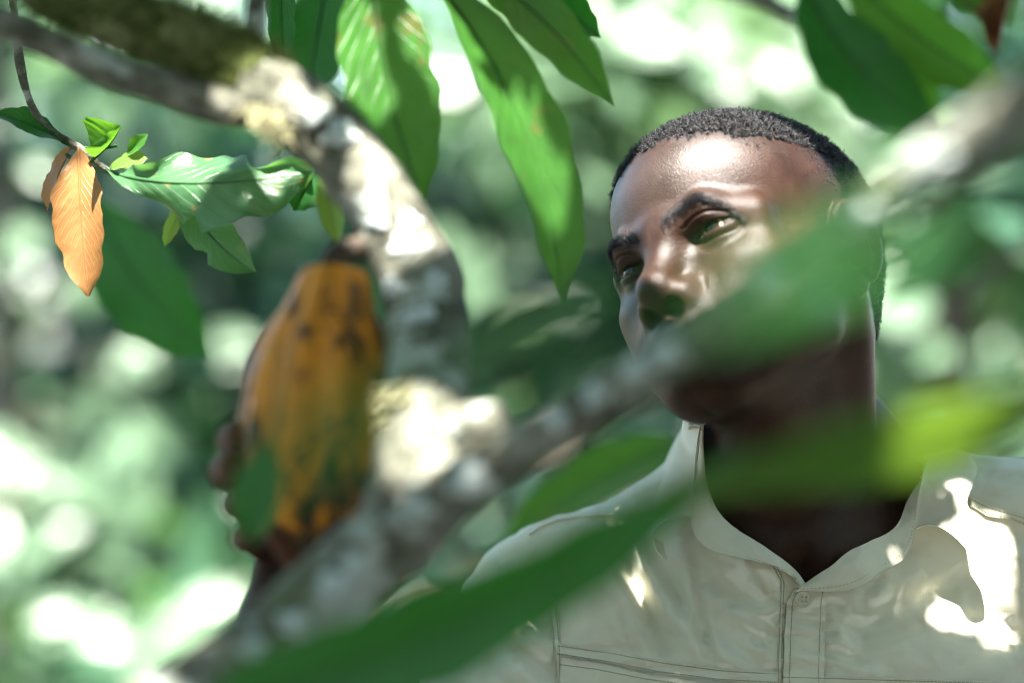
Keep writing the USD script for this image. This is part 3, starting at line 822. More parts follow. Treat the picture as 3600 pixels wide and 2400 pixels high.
# the open front, the ends of neck, sleeve and hem
OPENING = np.array([(2440, 1380), (2466, 1560), (2462, 1720), (2500, 1820), (2570, 1885), (2660, 1932), (2740, 1976), (2818, 2055), (2870, 2046), (2935, 2030), (3020, 2000), (3110, 1950), (3190, 1880), (3218, 1790), (3245, 1640), (3255, 1380)])
import shapely
ctr = shirt_full.triangles_center
cpx = to_px(ctr)
poly = shapely.Polygon(OPENING)
gone = shapely.contains_xy(poly, cpx[:, 0], cpx[:, 1]) & (ctr[:, 1] < 1.70)
gone |= (np.linalg.norm((ctr - (CX - 0.002, 1.705, 0))[:, :2], axis=1) < 0.066) & (ctr[:, 2] > EYE - 0.125) & (ctr[:, 1] > 1.665)
neck_axis = cap(ctr.astype(np.float32), head_world([(0, -0.030, -0.040)])[0], (CX, 1.715, EYE - 0.130), 0.0555, 0.062)
gone |= (neck_axis < 0.020) & (ctr[:, 2] > EYE - 0.108)
gone |= ctr[:, 2] > EYE - 0.068
gone |= ctr[:, 2] < EYE - 0.795
el = (ELBOW - SHOULDER_R) / np.linalg.norm(ELBOW - SHOULDER_R)
gone |= ((ctr - SHOULDER_R) @ el > np.linalg.norm(ELBOW - SHOULDER_R) * 0.955) & (ctr[:, 0] < CX - 0.14) & (np.linalg.norm(ctr - ELBOW, axis=1) < 0.12)
shirt = trimesh.Trimesh(sv, sf[~gone], process=False)
shirt.remove_unreferenced_vertices()
shirt_prim = obj("shirt", shirt, "shirt_cloth", person)


def probe(mesh, pxy):
    """Distance along the view at which the mesh is first met through each pixel (nan where it is missed)."""
    pxy = np.atleast_2d(pxy).astype(float)
    d = np.stack([(pxy[:, 0] - 1800) * TAN, np.ones(len(pxy)), -(pxy[:, 1] - 1200) * TAN], 1)
    loc, ri, _ = mesh.ray.intersects_location(np.repeat([[0, 0, EYE]], len(d), 0), d, multiple_hits=False)
    out = np.full(len(pxy), np.nan)
    out[ri] = loc[:, 1]
    return out


def on_cloth(pxy, off=0.0):
    d = probe(shirt_full, pxy)
    good = np.isfinite(d)
    d = np.interp(np.arange(len(d)), np.nonzero(good)[0], d[good]) if good.any() else np.full(len(d), 1.62)
    return np.array([at(p[0], p[1], k - off) for p, k in zip(np.atleast_2d(pxy), d)])


def spline(pts, n):
    pts = np.asarray(pts, float)
    t = np.r_[0, np.cumsum(np.linalg.norm(np.diff(pts, axis=0), axis=1) + 1e-9)]
    return CubicSpline(t / t[-1], pts)(np.linspace(0, 1, n))


def linear(pts, n):
    pts = np.asarray(pts, float)
    t = np.r_[0, np.cumsum(np.linalg.norm(np.diff(pts, axis=0), axis=1) + 1e-9)]
    return np.stack([np.interp(np.linspace(0, 1, n), t / t[-1], c) for c in pts.T], 1)


def sheet(grid, thick):
    """A cloth of the given thickness on a grid (n, m, 3) of points, rounded at its border."""
    g = np.asarray(grid, float)
    n, m = g.shape[:2]
    du, dv = np.gradient(g, axis=0), np.gradient(g, axis=1)
    nn = np.cross(du, dv); nn /= np.linalg.norm(nn, axis=2, keepdims=True) + 1e-12
    a, b = (g + nn * thick / 2).reshape(-1, 3), (g - nn * thick / 2).reshape(-1, 3)
    i, j = np.meshgrid(np.arange(n - 1), np.arange(m - 1), indexing="ij")
    q = np.stack([i * m + j, (i + 1) * m + j, (i + 1) * m + j + 1, i * m + j + 1], -1).reshape(-1, 4)
    N = n * m
    ring = np.r_[np.arange(m), np.arange(1, n) * m + m - 1, (n - 1) * m + np.arange(m - 2, -1, -1), np.arange(n - 2, 0, -1) * m]
    r2_ = np.roll(ring, -1)
    side = np.stack([ring, r2_, r2_ + N, ring + N], 1)
    Q = np.vstack([q, q[:, ::-1] + N, side[:, ::-1]])
    return np.vstack([a, b]), np.vstack([Q[:, [0, 1, 2]], Q[:, [0, 2, 3]]])


def tube(pts, rad, sides=10, closed_ends=True):
    p = np.asarray(pts, float)
    t = np.gradient(p, axis=0); t /= np.linalg.norm(t, axis=1, keepdims=True) + 1e-12
    n = np.cross(t[0], (0.3, 0.2, 0.93)); n /= np.linalg.norm(n)
    frames = []
    for k in range(len(p)):
        n = n - t[k] * (n @ t[k]); n /= np.linalg.norm(n)
        frames.append((n, np.cross(t[k], n)))
    ang = np.arange(sides) * 2 * np.pi / sides
    rad = np.broadcast_to(rad, (len(p),))
    v = np.array([p[k] + rad[k] * (np.cos(ang)[:, None] * frames[k][0] + np.sin(ang)[:, None] * frames[k][1]) for k in range(len(p))]).reshape(-1, 3)
    i, j = np.meshgrid(np.arange(len(p) - 1), np.arange(sides), indexing="ij")
    q = np.stack([i * sides + j, i * sides + (j + 1) % sides, (i + 1) * sides + (j + 1) % sides, (i + 1) * sides + j], -1).reshape(-1, 4)
    f = np.vstack([q[:, [0, 1, 2]], q[:, [0, 2, 3]]])
    if closed_ends:
        a, b = len(v), len(v) + 1
        v = np.vstack([v, p[0], p[-1]])
        j = np.arange(sides)
        o = (len(p) - 1) * sides
        f = np.vstack([f, np.stack([np.full(sides, a), (j + 1) % sides, j], 1), np.stack([np.full(sides, b), o + j, o + (j + 1) % sides], 1)])
    return v, f


def join(parts):
    vs, fs, n = [], [], 0
    for v_, f_ in parts:
        vs.append(v_); fs.append(np.asarray(f_) + n); n += len(v_)
    return np.vstack(vs), np.vstack(fs)


def stitches(path, name, parent, pitch=0.0027, off=0.0004):
    """A row of stitches along a path of points (n, 3) lying on the cloth."""
    p = np.asarray(path, float)
    s = np.r_[0, np.cumsum(np.linalg.norm(np.diff(p, axis=0), axis=1))]
    f_ = lambda u: np.stack([np.interp(u, s, c) for c in p.T], 1)
    parts = []
    for u in np.arange(0, s[-1] - pitch, pitch):
        a = f_(np.linspace(u, u + pitch * 0.72, 3)); a[:, 1] -= off; a[1, 1] -= 0.0003
        parts.append(tube(a, 0.00028, 4))
    return obj(name, join(parts), "stitch", parent)


body_ray = trimesh.util.concatenate([trimesh.Trimesh(body.vertices, body.faces, process=False), shirt_full])


def patch_grid(rows, n, m, mesh, lift, wob=0.0, seed=0):
    """Grid through rows of (px, py, off): off metres nearer than what the mesh shows there."""
    rows3 = []
    for r in rows:
        r = np.array(r, float)
        d = probe(mesh, r[:, :2])
        good = np.isfinite(d)
        d = np.where(good, d, np.nanmedian(d) if good.any() else 1.64)
        rows3.append(spline([at(a[0], a[1], k - a[2] - lift) for a, k in zip(r, d)], m))
    g = np.array(rows3)
    g = np.stack([spline(g[:, j], n) for j in range(m)], 1)
    if wob:
        w = meshkit.fbm(g * 90, 3, seed) - 0.5
        g[..., 1] -= wob * w
        g[..., 2] += wob * 0.4 * (meshkit.fbm(g * 70 + 5, 2, seed + 3) - 0.5)
    return g


# neck band and the turned-back front edges (left and right of the picture)
bandL = patch_grid([[(2478, 1490, 0), (2472, 1640, 0), (2505, 1760, 0.001), (2575, 1850, 0.001), (2665, 1908, 0.002), (2745, 1962, 0.002), (2800, 2012, 0.001), (2829, 2052, 0.001)],
                    [(2462, 1492, 0.006), (2455, 1660, 0.007), (2470, 1790, 0.008), (2520, 1880, 0.008), (2625, 1932, 0.009), (2720, 1975, 0.008), (2790, 2020, 0.006), (2822, 2062, 0.005)],
                    [(2448, 1495, 0.010), (2440, 1690, 0.010), (2430, 1815, 0.011), (2446, 1884, 0.012), (2500, 1930, 0.012), (2640, 1966, 0.011), (2728, 1990, 0.009), (2806, 2046, 0.006)]], 12, 60, body_ray, 0.0015, 0.004, 1)
obj("neck_band", sheet(bandL, 0.0014), "shirt_cloth", shirt_prim)
bandR = patch_grid([[(3262, 1590, 0), (3236, 1690, 0), (3192, 1760, 0), (3160, 1838, 0.001), (3108, 1880, 0.001), (3000, 1930, 0.002), (2925, 1985, 0.002), (2866, 2028, 0.002), (2828, 2056, 0.002)],
                    [(3262, 1600, 0.006), (3238, 1710, 0.007), (3206, 1800, 0.008), (3186, 1875, 0.009), (3140, 1930, 0.010), (3040, 1975, 0.010), (2965, 2025, 0.009), (2880, 2052, 0.007), (2812, 2068, 0.006)],
                    [(3262, 1610, 0.010), (3234, 1735, 0.010), (3217, 1860, 0.011), (3208, 1905, 0.012), (3178, 1962, 0.012), (3100, 2010, 0.012), (3002, 2066, 0.010), (2930, 2076, 0.008), (2796, 2080, 0.006)]], 12, 60, body_ray, 0.0025, 0.004, 2)
obj("neck_band", sheet(bandR, 0.0014), "shirt_cloth", shirt_prim)
stitches(bandL[9], "stitching", shirt_prim)
stitches(bandR[9], "stitching", shirt_prim)

# collar: right wing, round the back of the neck, left wing
def wing(rows, lift, seed):
    return patch_grid(rows, 40, 24, body_ray, lift, 0.003, seed)


wingR = wing([[(3216, 1862, 0.011), (3262, 1846, 0.021), (3330, 1868, 0.029), (3396, 1926, 0.030)],
              [(3222, 1800, 0.011), (3290, 1800, 0.020), (3370, 1830, 0.027), (3474, 1897, 0.028)],
              [(3236, 1705, 0.011), (3300, 1706, 0.018), (3362, 1730, 0.023), (3404, 1800, 0.022)],
              [(3252, 1630, 0.012), (3320, 1632, 0.015), (3384, 1650, 0.017), (3420, 1700, 0.015)],
              [(3262, 1588, 0.014), (3320, 1570, 0.015), (3378, 1580, 0.015), (3412, 1618, 0.013)]], 0.002, 4)
wingL = wing([[(2436, 1818, 0.012), (2378, 1816, 0.026), (2318, 1848, 0.032), (2296, 1900, 0.026)],
              [(2438, 1760, 0.011), (2384, 1762, 0.022), (2326, 1790, 0.028), (2292, 1850, 0.026)],
              [(2442, 1680, 0.011), (2398, 1676, 0.017), (2350, 1694, 0.022), (2314, 1738, 0.021)],
              [(2450, 1590, 0.010), (2420, 1580, 0.013), (2384, 1594, 0.015), (2352, 1632, 0.014)],
              [(2466, 1500, 0.010), (2448, 1494, 0.012), (2424, 1504, 0.013), (2404, 1532, 0.012)]], 0.002, 5)
obj("collar", sheet(wingR, 0.0016), "shirt_cloth", shirt_prim, label="right-hand collar wing in the picture, standing open with its tip in the sun")
obj("collar", sheet(wingL, 0.0016), "shirt_cloth", shirt_prim, label="left-hand collar wing in the picture, tip curled under")
tipL = patch_grid([[(2296, 1890, 0.027), (2312, 1896, 0.018), (2330, 1910, 0.009)], [(2304, 1925, 0.021), (2320, 1930, 0.014), (2336, 1938, 0.008)], [(2338, 1968, 0.010), (2342, 1966, 0.009), (2346, 1964, 0.007)]], 10, 8, body_ray, 0.002)
obj("collar_tip", sheet(tipL, 0.0014), "shirt_cloth", shirt_prim)
for g in (wingR, wingL):
    stitches(g[:, 21], "stitching", shirt_prim)
    stitches(g[1], "stitching", shirt_prim)
# the collar behind the neck
a0, a1 = wingR[-1], wingL[-1]
ring = []
for u in np.linspace(0, 1, 40):
    ang = math.radians(-28 + u * 236)
    cx_, cy_ = CX + 0.004, 1.708
    top = np.array([cx_ + 0.068 * math.cos(ang), cy_ + 0.070 * math.sin(ang), EYE - 0.062 + 0.030 * math.sin(math.pi * u) + 0.004 * math.sin(7 * u)])
    mid_ = np.array([cx_ + 0.078 * math.cos(ang), cy_ + 0.080 * math.sin(ang), EYE - 0.075 + 0.022 * math.sin(math.pi * u)])
    low_ = np.array([cx_ + 0.094 * math.cos(ang), cy_ + 0.092 * math.sin(ang), EYE - 0.108 + 0.010 * math.sin(math.pi * u)])
    w0, w1 = (1 - sstep(u, 0, 0.16)), sstep(u, 0.84, 1.0)
    row = spline([top, mid_, low_], 24)
    ring.append(row * (1 - w0 - w1) + a0 * w0 + a1 * w1)
obj("collar_back", sheet(np.array(ring), 0.0016), "shirt_cloth", shirt_prim)


# bands, placket, pocket flap and yoke lie on the cloth
def strip(left, right, name, off=0.0012, n=70, m=8, thick=0.0012, edge_stitch=True, wob=0.0006):
    L, R = linear(left, n), linear(right, n)
    g = np.array([[L[k] + (R[k] - L[k]) * u for u in np.linspace(0, 1, m)] for k in range(n)])
    p3 = on_cloth(g.reshape(-1, 2), off).reshape(n, m, 3)
    p3[..., 1] -= wob * 2 * (meshkit.fbm(p3 * (200, 60, 330), 2, 8) - 0.5)
    p = obj(name, sheet(p3, thick), "shirt_cloth", shirt_prim)
    if edge_stitch:
        for k in (1, m - 2):
            stitches(p3[:, k] - (0, thick / 2, 0), "stitching", p)
    return p3


strip([(2792, 2068), (2766, 2110), (2758, 2250), (2756, 2330), (2752, 2480)], [(2912, 2062), (2906, 2110), (2900, 2250), (2898, 2330), (2894, 2480)], "placket", 0.0022, thick=0.0016)
strip([(2716, 1990), (2744, 2040), (2736, 2250), (2728, 2480)], [(2738, 2000), (2758, 2045), (2752, 2250), (2746, 2480)], "placket_edge", 0.0008, m=6, edge_stitch=True)
strip([(1962, 2262), (2160, 2290), (2330, 2322), (2540, 2350), (2735, 2362)], [(1960, 2300), (2160, 2332), (2300, 2362), (2540, 2392), (2735, 2402)], "pocket_band", 0.0020)
strip([(1972, 2312), (2100, 2330), (2270, 2368), (2520, 2404), (2720, 2412)], [(1962, 2460), (2100, 2470), (2270, 2480), (2520, 2490), (2720, 2500)], "pocket_flap", 0.0040, thick=0.0016)
strip([(2752, 2372), (2900, 2376), (3150, 2384), (3420, 2392), (3640, 2398)], [(2752, 2412), (2900, 2416), (3150, 2424), (3420, 2432), (3640, 2440)], "pocket_band", 0.0020)
strip([(1893, 1990), (1912, 2080), (1936, 2180), (1950, 2290), (1952, 2460)], [(1932, 1978), (1948, 2070), (1962, 2170), (1972, 2290), (1972, 2460)], "sleeve_seam", 0.0016, m=6)
strip([(1856, 1868), (1900, 1838), (1960, 1816), (2040, 1806), (2180, 1800), (2330, 1806)], [(1860, 1880), (1904, 1850), (1962, 1828), (2040, 1818), (2180, 1812), (2330, 1818)], "yoke_seam", 0.0018, m=5, edge_stitch=False, thick=0.0018)
strip([(3412, 1742), (3470, 1772), (3560, 1800), (3640, 1822)], [(3412, 1778), (3470, 1812), (3550, 1826), (3640, 1862)], "yoke_seam", 0.0016, m=5, thick=0.0018)
# button with four holes
c = on_cloth([(2826, 2104)], 0.0075)[0]
ringpts = []
disc = trimesh.creation.cylinder(radius=0.0056, height=0.0014, sections=40)
disc.apply_transform(trimesh.transformations.rotation_matrix(math.pi / 2, (1, 0, 0)))
import manifold3d
def to_man(tm):
    return manifold3d.Manifold(manifold3d.Mesh(np.asarray(tm.vertices, np.float32), np.asarray(tm.faces, np.uint32)))
bm = to_man(disc)
rim = trimesh.creation.torus(0.0050, 0.0009, 40, 10)
rim.apply_transform(trimesh.transformations.rotation_matrix(math.pi / 2, (1, 0, 0)))
rim.apply_translation((0, -0.0006, 0))
bm = bm + to_man(rim)
for a, b in ((-1, -1), (-1, 1), (1, -1), (1, 1)):
    hcyl = trimesh.creation.cylinder(radius=0.0008, height=0.006, sections=12)
    hcyl.apply_transform(trimesh.transformations.rotation_matrix(math.pi / 2, (1, 0, 0)))
    hcyl.apply_translation((a * 0.0014, 0, b * 0.0014))
    bm = bm - to_man(hcyl)
mm = bm.to_mesh()
bt = trimesh.Trimesh(mm.vert_properties[:, :3], mm.tri_verts, process=False)
bt.apply_translation(c)
obj("button", bt, "button", shirt_prim, smooth=30)

# trousers and boots, below the picture
def trouser_sdf(P):
    d = ell(P, (CX, 1.735, EYE - 0.74), (0.165, 0.118, 0.13))
    for s in (-1, 1):
        d = smin(d, chain(P, [(CX + s * 0.085, 1.735, 0.80), (CX + s * 0.10, 1.725, 0.45), (CX + s * 0.105, 1.745, 0.06)], [0.088, 0.066, 0.058]), 0.03)
    return np.maximum(d, 0.035 - P[:, 2]) + 0.006 * (meshkit.fbm(P * (18, 18, 9), 3, 4) - 0.5)


tv, tf = surface_nets(trouser_sdf, (-0.1, 1.55, 0.0), (0.5, 1.92, 0.90), 0.012, coarse=4)
obj("trousers", (tv, tf), "trousers_cloth", person)
for s in (-1, 1):
    def boot(P, s=s):
        d = smin(cap(P, (CX + s * 0.105, 1.745, 0.09), (CX + s * 0.105, 1.755, 0.05), 0.050), cap(P, (CX + s * 0.107, 1.74, 0.048), (CX + s * 0.118, 1.585, 0.038), 0.045, 0.040), 0.03)
        return np.maximum(d, 0.003 - P[:, 2])
    bv, bf = surface_nets(boot, (CX + s * 0.105 - 0.09, 1.50, -0.02), (CX + s * 0.105 + 0.09, 1.84, 0.16), 0.010, coarse=4)
    obj("boot", (bv, bf), "bark_far", person)
# ---------------------------------------------------------------- the cocoa tree in front of the man
tree = thing("cocoa_tree", "lichen-spotted cocoa tree whose forked limbs and leaves cross in front of the man", "tree", at(300, 2700, 1.20) * (1, 1, 0))


def limb(keys, name, mat_, label=None, n=None, sides=30, rough=0.0022, seed=1, parent=tree, freq=60, kind=None):
    """A branch through (px, py, distance, radius) keys, with an uneven bark surface."""
    k = np.array([(*at(a, b, d), r) for a, b, d, r in keys]) if len(keys[0]) == 4 and abs(keys[0][0]) > 5 else np.array(keys)
    L = np.linalg.norm(np.diff(k[:, :3], axis=0), axis=1).sum()
    n = n or max(12, int(L / 0.004))
    s = spline(k[:, :3], n)
    t = np.r_[0, np.cumsum(np.linalg.norm(np.diff(k[:, :3], axis=0), axis=1))]
    r = np.interp(np.linspace(0, t[-1], n), t, k[:, 3])
    v, f = tube(s, r, sides)
    c = np.vstack([np.repeat(s, sides, 0), s[[0, -1]]])
    d = v - c
    ln = np.linalg.norm(d, axis=1, keepdims=True)
    ridge = meshkit.fbm(v * freq, 4, seed) - 0.5
    knob = np.maximum(meshkit.noise(v * 22, seed + 4) - 0.62, 0)
    v = v + d / np.maximum(ln, 1e-9) * (ridge * rough * 2.2 + knob * rough * 5)[:, None] * (ln > 1e-6)
    obj(name, (v, f), mat_, parent, label=label, kind=kind)
    return s, r


trunk_s, trunk_r = limb([(*at(250, 2760, 1.20)[:2] + (-0.05, 0.02), 0.0, 0.045), (*at(250, 2760, 1.20)[:2] + (-0.02, 0.01), 0.6, 0.036), (*at(330, 2700, 1.205), 0.027), (*at(600, 2500, 1.21), 0.0215), (*at(900, 2285, 1.225), 0.0205), (*at(1200, 2035, 1.245), 0.0205), (*at(1420, 1850, 1.255), 0.022)], "trunk", "bark", seed=3)
limbA, _ = limb([(1400, 1855, 1.255, 0.021), (1470, 1640, 1.268, 0.0235), (1500, 1490, 1.29, 0.0245), (1500, 1330, 1.32, 0.0222), (1500, 1150, 1.35, 0.0222), (1450, 930, 1.37, 0.0218), (1330, 700, 1.38, 0.0208), (1195, 520, 1.385, 0.0200), (1070, 400, 1.385, 0.0212), (930, 320, 1.385, 0.0205), (860, 290, 1.386, 0.0170)], "limb", "bark", seed=5, label="thick grey limb with sunlit knots that bends down beside the pod")
limb([(960, 330, 1.385, 0.016), (800, 200, 1.388, 0.0172), (640, 140, 1.39, 0.0178), (470, 80, 1.395, 0.0165), (290, 10, 1.40, 0.0150), (120, -80, 1.41, 0.0135), (-100, -220, 1.43, 0.012)], "branch", "bark_mossy", seed=7, rough=0.003, label="branch thickly covered with moss")
limb([(930, 365, 1.383, 0.013), (780, 372, 1.38, 0.0112), (600, 318, 1.378, 0.0104), (400, 258, 1.375, 0.0098), (200, 168, 1.37, 0.0092), (0, 92, 1.365, 0.0086), (-250, 0, 1.36, 0.008)], "branch", "bark", seed=9, label="thinner grey branch below the mossy one")
limb([(900, 250, 1.388, 0.0068), (897, 110, 1.392, 0.0060), (908, -40, 1.395, 0.0056), (930, -260, 1.40, 0.005)], "twig", "bark", seed=11, sides=16)
limb([(1420, 1850, 1.250, 0.019), (1590, 1720, 1.245, 0.0150), (1760, 1610, 1.235, 0.0128), (1930, 1520, 1.215, 0.0120), (2110, 1410, 1.19, 0.0118), (2330, 1270, 1.155, 0.0118), (2600, 1090, 1.11, 0.0115), (2900, 855, 1.06, 0.0117), (3180, 655, 1.02, 0.0120), (3420, 495, 0.99, 0.0122), (3650, 340, 0.96, 0.0122), (3950, 140, 0.93, 0.012)], "branch", "bark", seed=13, label="long lichen-spotted branch slanting up across the man's chin")
limb([(1540, 1530, 1.275, 0.0150), (1650, 1500, 1.265, 0.0115), (1735, 1490, 1.258, 0.0112), (1760, 1488, 1.256, 0.0100)], "stub", "bark", seed=15, label="sunlit stub of a broken-off side branch", rough=0.003)
limb([(1700, 1530, 1.258, 0.0070), (1738, 1590, 1.255, 0.0058), (1745, 1630, 1.254, 0.0045)], "bud", "leaf_orange", seed=16, sides=14, rough=0.0012)
all_limb_mesh = trimesh.util.concatenate([trimesh.Trimesh(*tube(spline(np.array([at(a, b, d) for a, b, d, _ in keys]), 80), np.interp(np.linspace(0, 1, 80), np.linspace(0, 1, len(keys)), [q[3] for q in keys]), 24), process=False) for keys in [
    [(600, 2500, 1.21, 0.0215), (900, 2285, 1.225, 0.0205), (1200, 2035, 1.245, 0.0205), (1420, 1850, 1.255, 0.022)],
    [(1420, 1850, 1.250, 0.019), (1590, 1720, 1.245, 0.0150), (1760, 1610, 1.235, 0.0128), (1930, 1520, 1.215, 0.0120), (2110, 1410, 1.19, 0.0118), (2330, 1270, 1.155, 0.0118), (2600, 1090, 1.11, 0.0115), (2900, 855, 1.06, 0.0117), (3180, 655, 1.02, 0.0120), (3420, 495, 0.99, 0.0122), (3650, 340, 0.96, 0.0122)],
    [(1470, 1640, 1.268, 0.0235), (1500, 1490, 1.29, 0.0245), (1500, 1330, 1.32, 0.0222), (1500, 1150, 1.35, 0.0222), (1450, 930, 1.37, 0.0218), (1330, 700, 1.38, 0.0208), (1195, 520, 1.385, 0.0200), (1070, 400, 1.385, 0.0212), (930, 320, 1.385, 0.0205)]]])
LICHEN = [(1660, 1690, 75), (1480, 1790, 50), (1250, 1985, 60), (1180, 2050, 72), (1040, 2190, 60), (890, 2280, 55), (2335, 1235, 85), (2230, 1300, 60), (2090, 1390, 50), (2720, 965, 60), (1960, 1475, 40), (3040, 745, 55), (3320, 570, 50),
          (1420, 860, 50), (1380, 1010, 42), (1540, 980, 45), (1480, 1120, 60), (1560, 1150, 40), (1330, 780, 36), (1200, 470, 60), (1440, 780, 40), (1110, 400, 50)]
for k, (a, b, r) in enumerate(LICHEN):
    d0 = probe(all_limb_mesh, [(a, b)])[0]
    if not np.isfinite(d0):
        continue
    fs, spokes, rings = [], 22, 4
    ang = np.linspace(0, 2 * math.pi, spokes, endpoint=False)
    rad = r * (1 + 0.20 * np.sin(3 * ang + k) + 0.14 * np.sin(5 * ang + 2 * k))
    for fr_ in (1.0, 0.85, 0.7, 0.55, 0.4):          # it ends where the branch turns away
        tips_ = np.stack([a + rad * np.cos(ang) * 1.1, b + rad * np.sin(ang) * 0.9], 1)
        dd = probe(all_limb_mesh, tips_)
        bad = ~np.isfinite(dd) | (np.abs(np.nan_to_num(dd, nan=9) - d0) > 0.010)
        rad = np.where(bad, rad * 0.8, rad)
    pp = [(a, b)] + [(a + x_, b + y_) for q_ in range(1, rings + 1) for x_, y_ in zip(rad * q_ / rings * np.cos(ang) * 1.1, rad * q_ / rings * np.sin(ang) * 0.9)]
    dd = probe(all_limb_mesh, pp)
    dd = np.where(np.isfinite(dd), dd, d0 + 0.008)
    lift_ = np.r_[0.0026, np.repeat([0.0026, 0.0024, 0.0019, -0.002], spokes)] + 0.0006 * rng.random(len(pp))
    pv = np.array([at(x_, y_, z_ - l_) for (x_, y_), z_, l_ in zip(pp, dd, lift_)])
    for j in range(spokes):
        fs.append((0, 1 + j, 1 + (j + 1) % spokes))
        for q_ in range(rings - 1):
            m0, m1 = 1 + q_ * spokes, 1 + (q_ + 1) * spokes
            fs += [(m0 + j, m1 + j, m1 + (j + 1) % spokes), (m0 + j, m1 + (j + 1) % spokes, m0 + (j + 1) % spokes)]
    obj("lichen_patch", (pv, np.array(fs)), "lichen", tree)

# moss fuzz on the mossy branch
mb = spline(np.array([at(a, b, d) for a, b, d in [(960, 330, 1.385), (800, 200, 1.388), (640, 140, 1.39), (470, 80, 1.395), (290, 10, 1.40), (120, -80, 1.41)]]), 200)
mt = np.gradient(mb, axis=0); mt /= np.linalg.norm(mt, axis=1, keepdims=True)
tufts = []
for k in range(5200):
    i = rng.integers(0, 200)
    a = np.cross(mt[i], (0, 1, 0.2)); a /= np.linalg.norm(a)
    b = np.cross(mt[i], a)
    th = rng.random() * 2 * math.pi
    n_ = a * math.cos(th) + b * math.sin(th)
    p = mb[i] + n_ * 0.0160 + mt[i] * rng.normal() * 0.001
    dirn = n_ + rng.normal(size=3) * 0.4 + np.array([0, 0, 0.25])
    tufts.append(p + (rng.uniform(0.003, 0.0075) * np.linspace(0, 1, 4))[:, None] * dirn)
hairs("moss", tufts, np.full(len(tufts), 0.00055), "moss", tree, kind="stuff")


# pale frills of moss under the sunlit knots
frill = []
for (a0, b0, a1, b1, d, n_) in [(880, 380, 1010, 490, 1.368, 150), (960, 380, 1000, 480, 1.360, 80), (1340, 1380, 1440, 1370, 1.266, 90), (1330, 1400, 1390, 1600, 1.266, 80)]:
    for k in range(n_):
        u = rng.random()
        p = at(a0 + (a1 - a0) * u + rng.normal() * 16, b0 + (b1 - b0) * u + rng.normal() * 16, d + rng.normal() * 0.004)
        dirn = np.array([-0.25, -0.5, -0.55]) + rng.normal(size=3) * 0.45
        frill.append(p + (rng.uniform(0.003, 0.008) * np.linspace(0, 1, 4))[:, None] * dirn)
hairs("moss_frill", frill, np.full(len(frill), 0.0011), "moss_pale", tree, kind="stuff")


def leaf(parent, base, tip, width, mat_, bend=0.0, face=(0, -1, 0.2), side=0.0, fold=0.25, wave=0.05, mid=True, label=None, nl=30, nw=13, seed=0, peak=0.52, veins=10, bites=(), curl=0.0, name="leaf", stalk=True):
    """A cocoa leaf from base to tip (px, py, distance): bend droops the blade along its face direction, side bows it sideways, both as part of its length."""
    P0, P1 = at(*base), at(*tip)
    L = np.linalg.norm(P1 - P0)
    T = (P1 - P0) / L
    F = np.asarray(face, float); F = F - T * (F @ T); F /= np.linalg.norm(F)
    S = np.cross(T, F)
    w = width * TAN * (base[2] + tip[2]) / 2 / 2
    t = np.linspace(0, 1, nl)
    axis = P0 + t[:, None] * (P1 - P0) + (4 * t * (1 - t))[:, None] * (F * bend * L + S * side * L)
    Tn = np.gradient(axis, axis=0); Tn /= np.linalg.norm(Tn, axis=1, keepdims=True)
    u = np.linspace(-1, 1, nw)
    tt = t ** (math.log(0.5) / math.log(peak))
    prof = np.clip(np.sin(np.pi * np.clip(tt, 0.0, 1.0)), 0, 1) ** 0.72
    prof = prof * (1 - 0.55 * sstep(t, 0.86, 1.0)) + 0.012
    verts, st = [], []
    r2 = np.random.default_rng(seed + 100)
    ph = r2.random(4) * 6
    for k in range(nl):
        Sk = np.cross(Tn[k], F); Sk /= np.linalg.norm(Sk)
        Fk = np.cross(Sk, Tn[k])
        edge = 1 + 0.05 * np.sin(23 * t[k] + ph[0]) + 0.04 * np.sin(41 * t[k] + ph[1])
        for x in u:
            ww = w * prof[k] * edge
            for (bt, bs, bw, depth) in bites:
                if x * bs > 0 and abs(t[k] - bt) < bw:
                    ww *= 1 - depth * (1 - ((t[k] - bt) / bw) ** 2) * abs(x)
            h = fold * abs(x) ** 1.2 * ww + w * 0.065 * prof[k] * math.sin(2 * math.pi * (veins * t[k] - 2.2 * abs(x))) * abs(x) * (1.2 - abs(x)) + w * wave * math.sin(9 * t[k] + ph[2] + (2 if x > 0 else 0)) * abs(x) ** 2 * 2.2 + curl * w * abs(x) ** 3 * prof[k]
            verts.append(axis[k] + Sk * x * ww * math.cos(fold * 0.8) + Fk * h)
            st.append((x * 0.5 + 0.5, t[k]))
    i, j = np.meshgrid(np.arange(nl - 1), np.arange(nw - 1), indexing="ij")
    q = np.stack([i * nw + j, (i + 1) * nw + j, (i + 1) * nw + j + 1, i * nw + j + 1], -1).reshape(-1, 4)
    p = obj(name, (np.array(verts), np.vstack([q[:, [0, 1, 2]], q[:, [0, 2, 3]]])), mat_, parent, label=label, uv=np.array(st))
    if mid:
        m = axis[: int(nl * 0.97)] - F * 0.0003
        r = np.linspace(0.0016, 0.0004, len(m)) * min(1.0, w / 0.022)
        obj("midrib", tube(m, r, 8), mat_, p)
    if stalk:
        s0 = P0 - T * 0.035 + np.array([0, 0, 0.012])
        obj("leaf_stalk", tube(spline([s0, P0 - T * 0.016 + (0, 0, 0.003), P0 + T * 0.004], 8), 0.0013, 8), mat_, p)
    return p


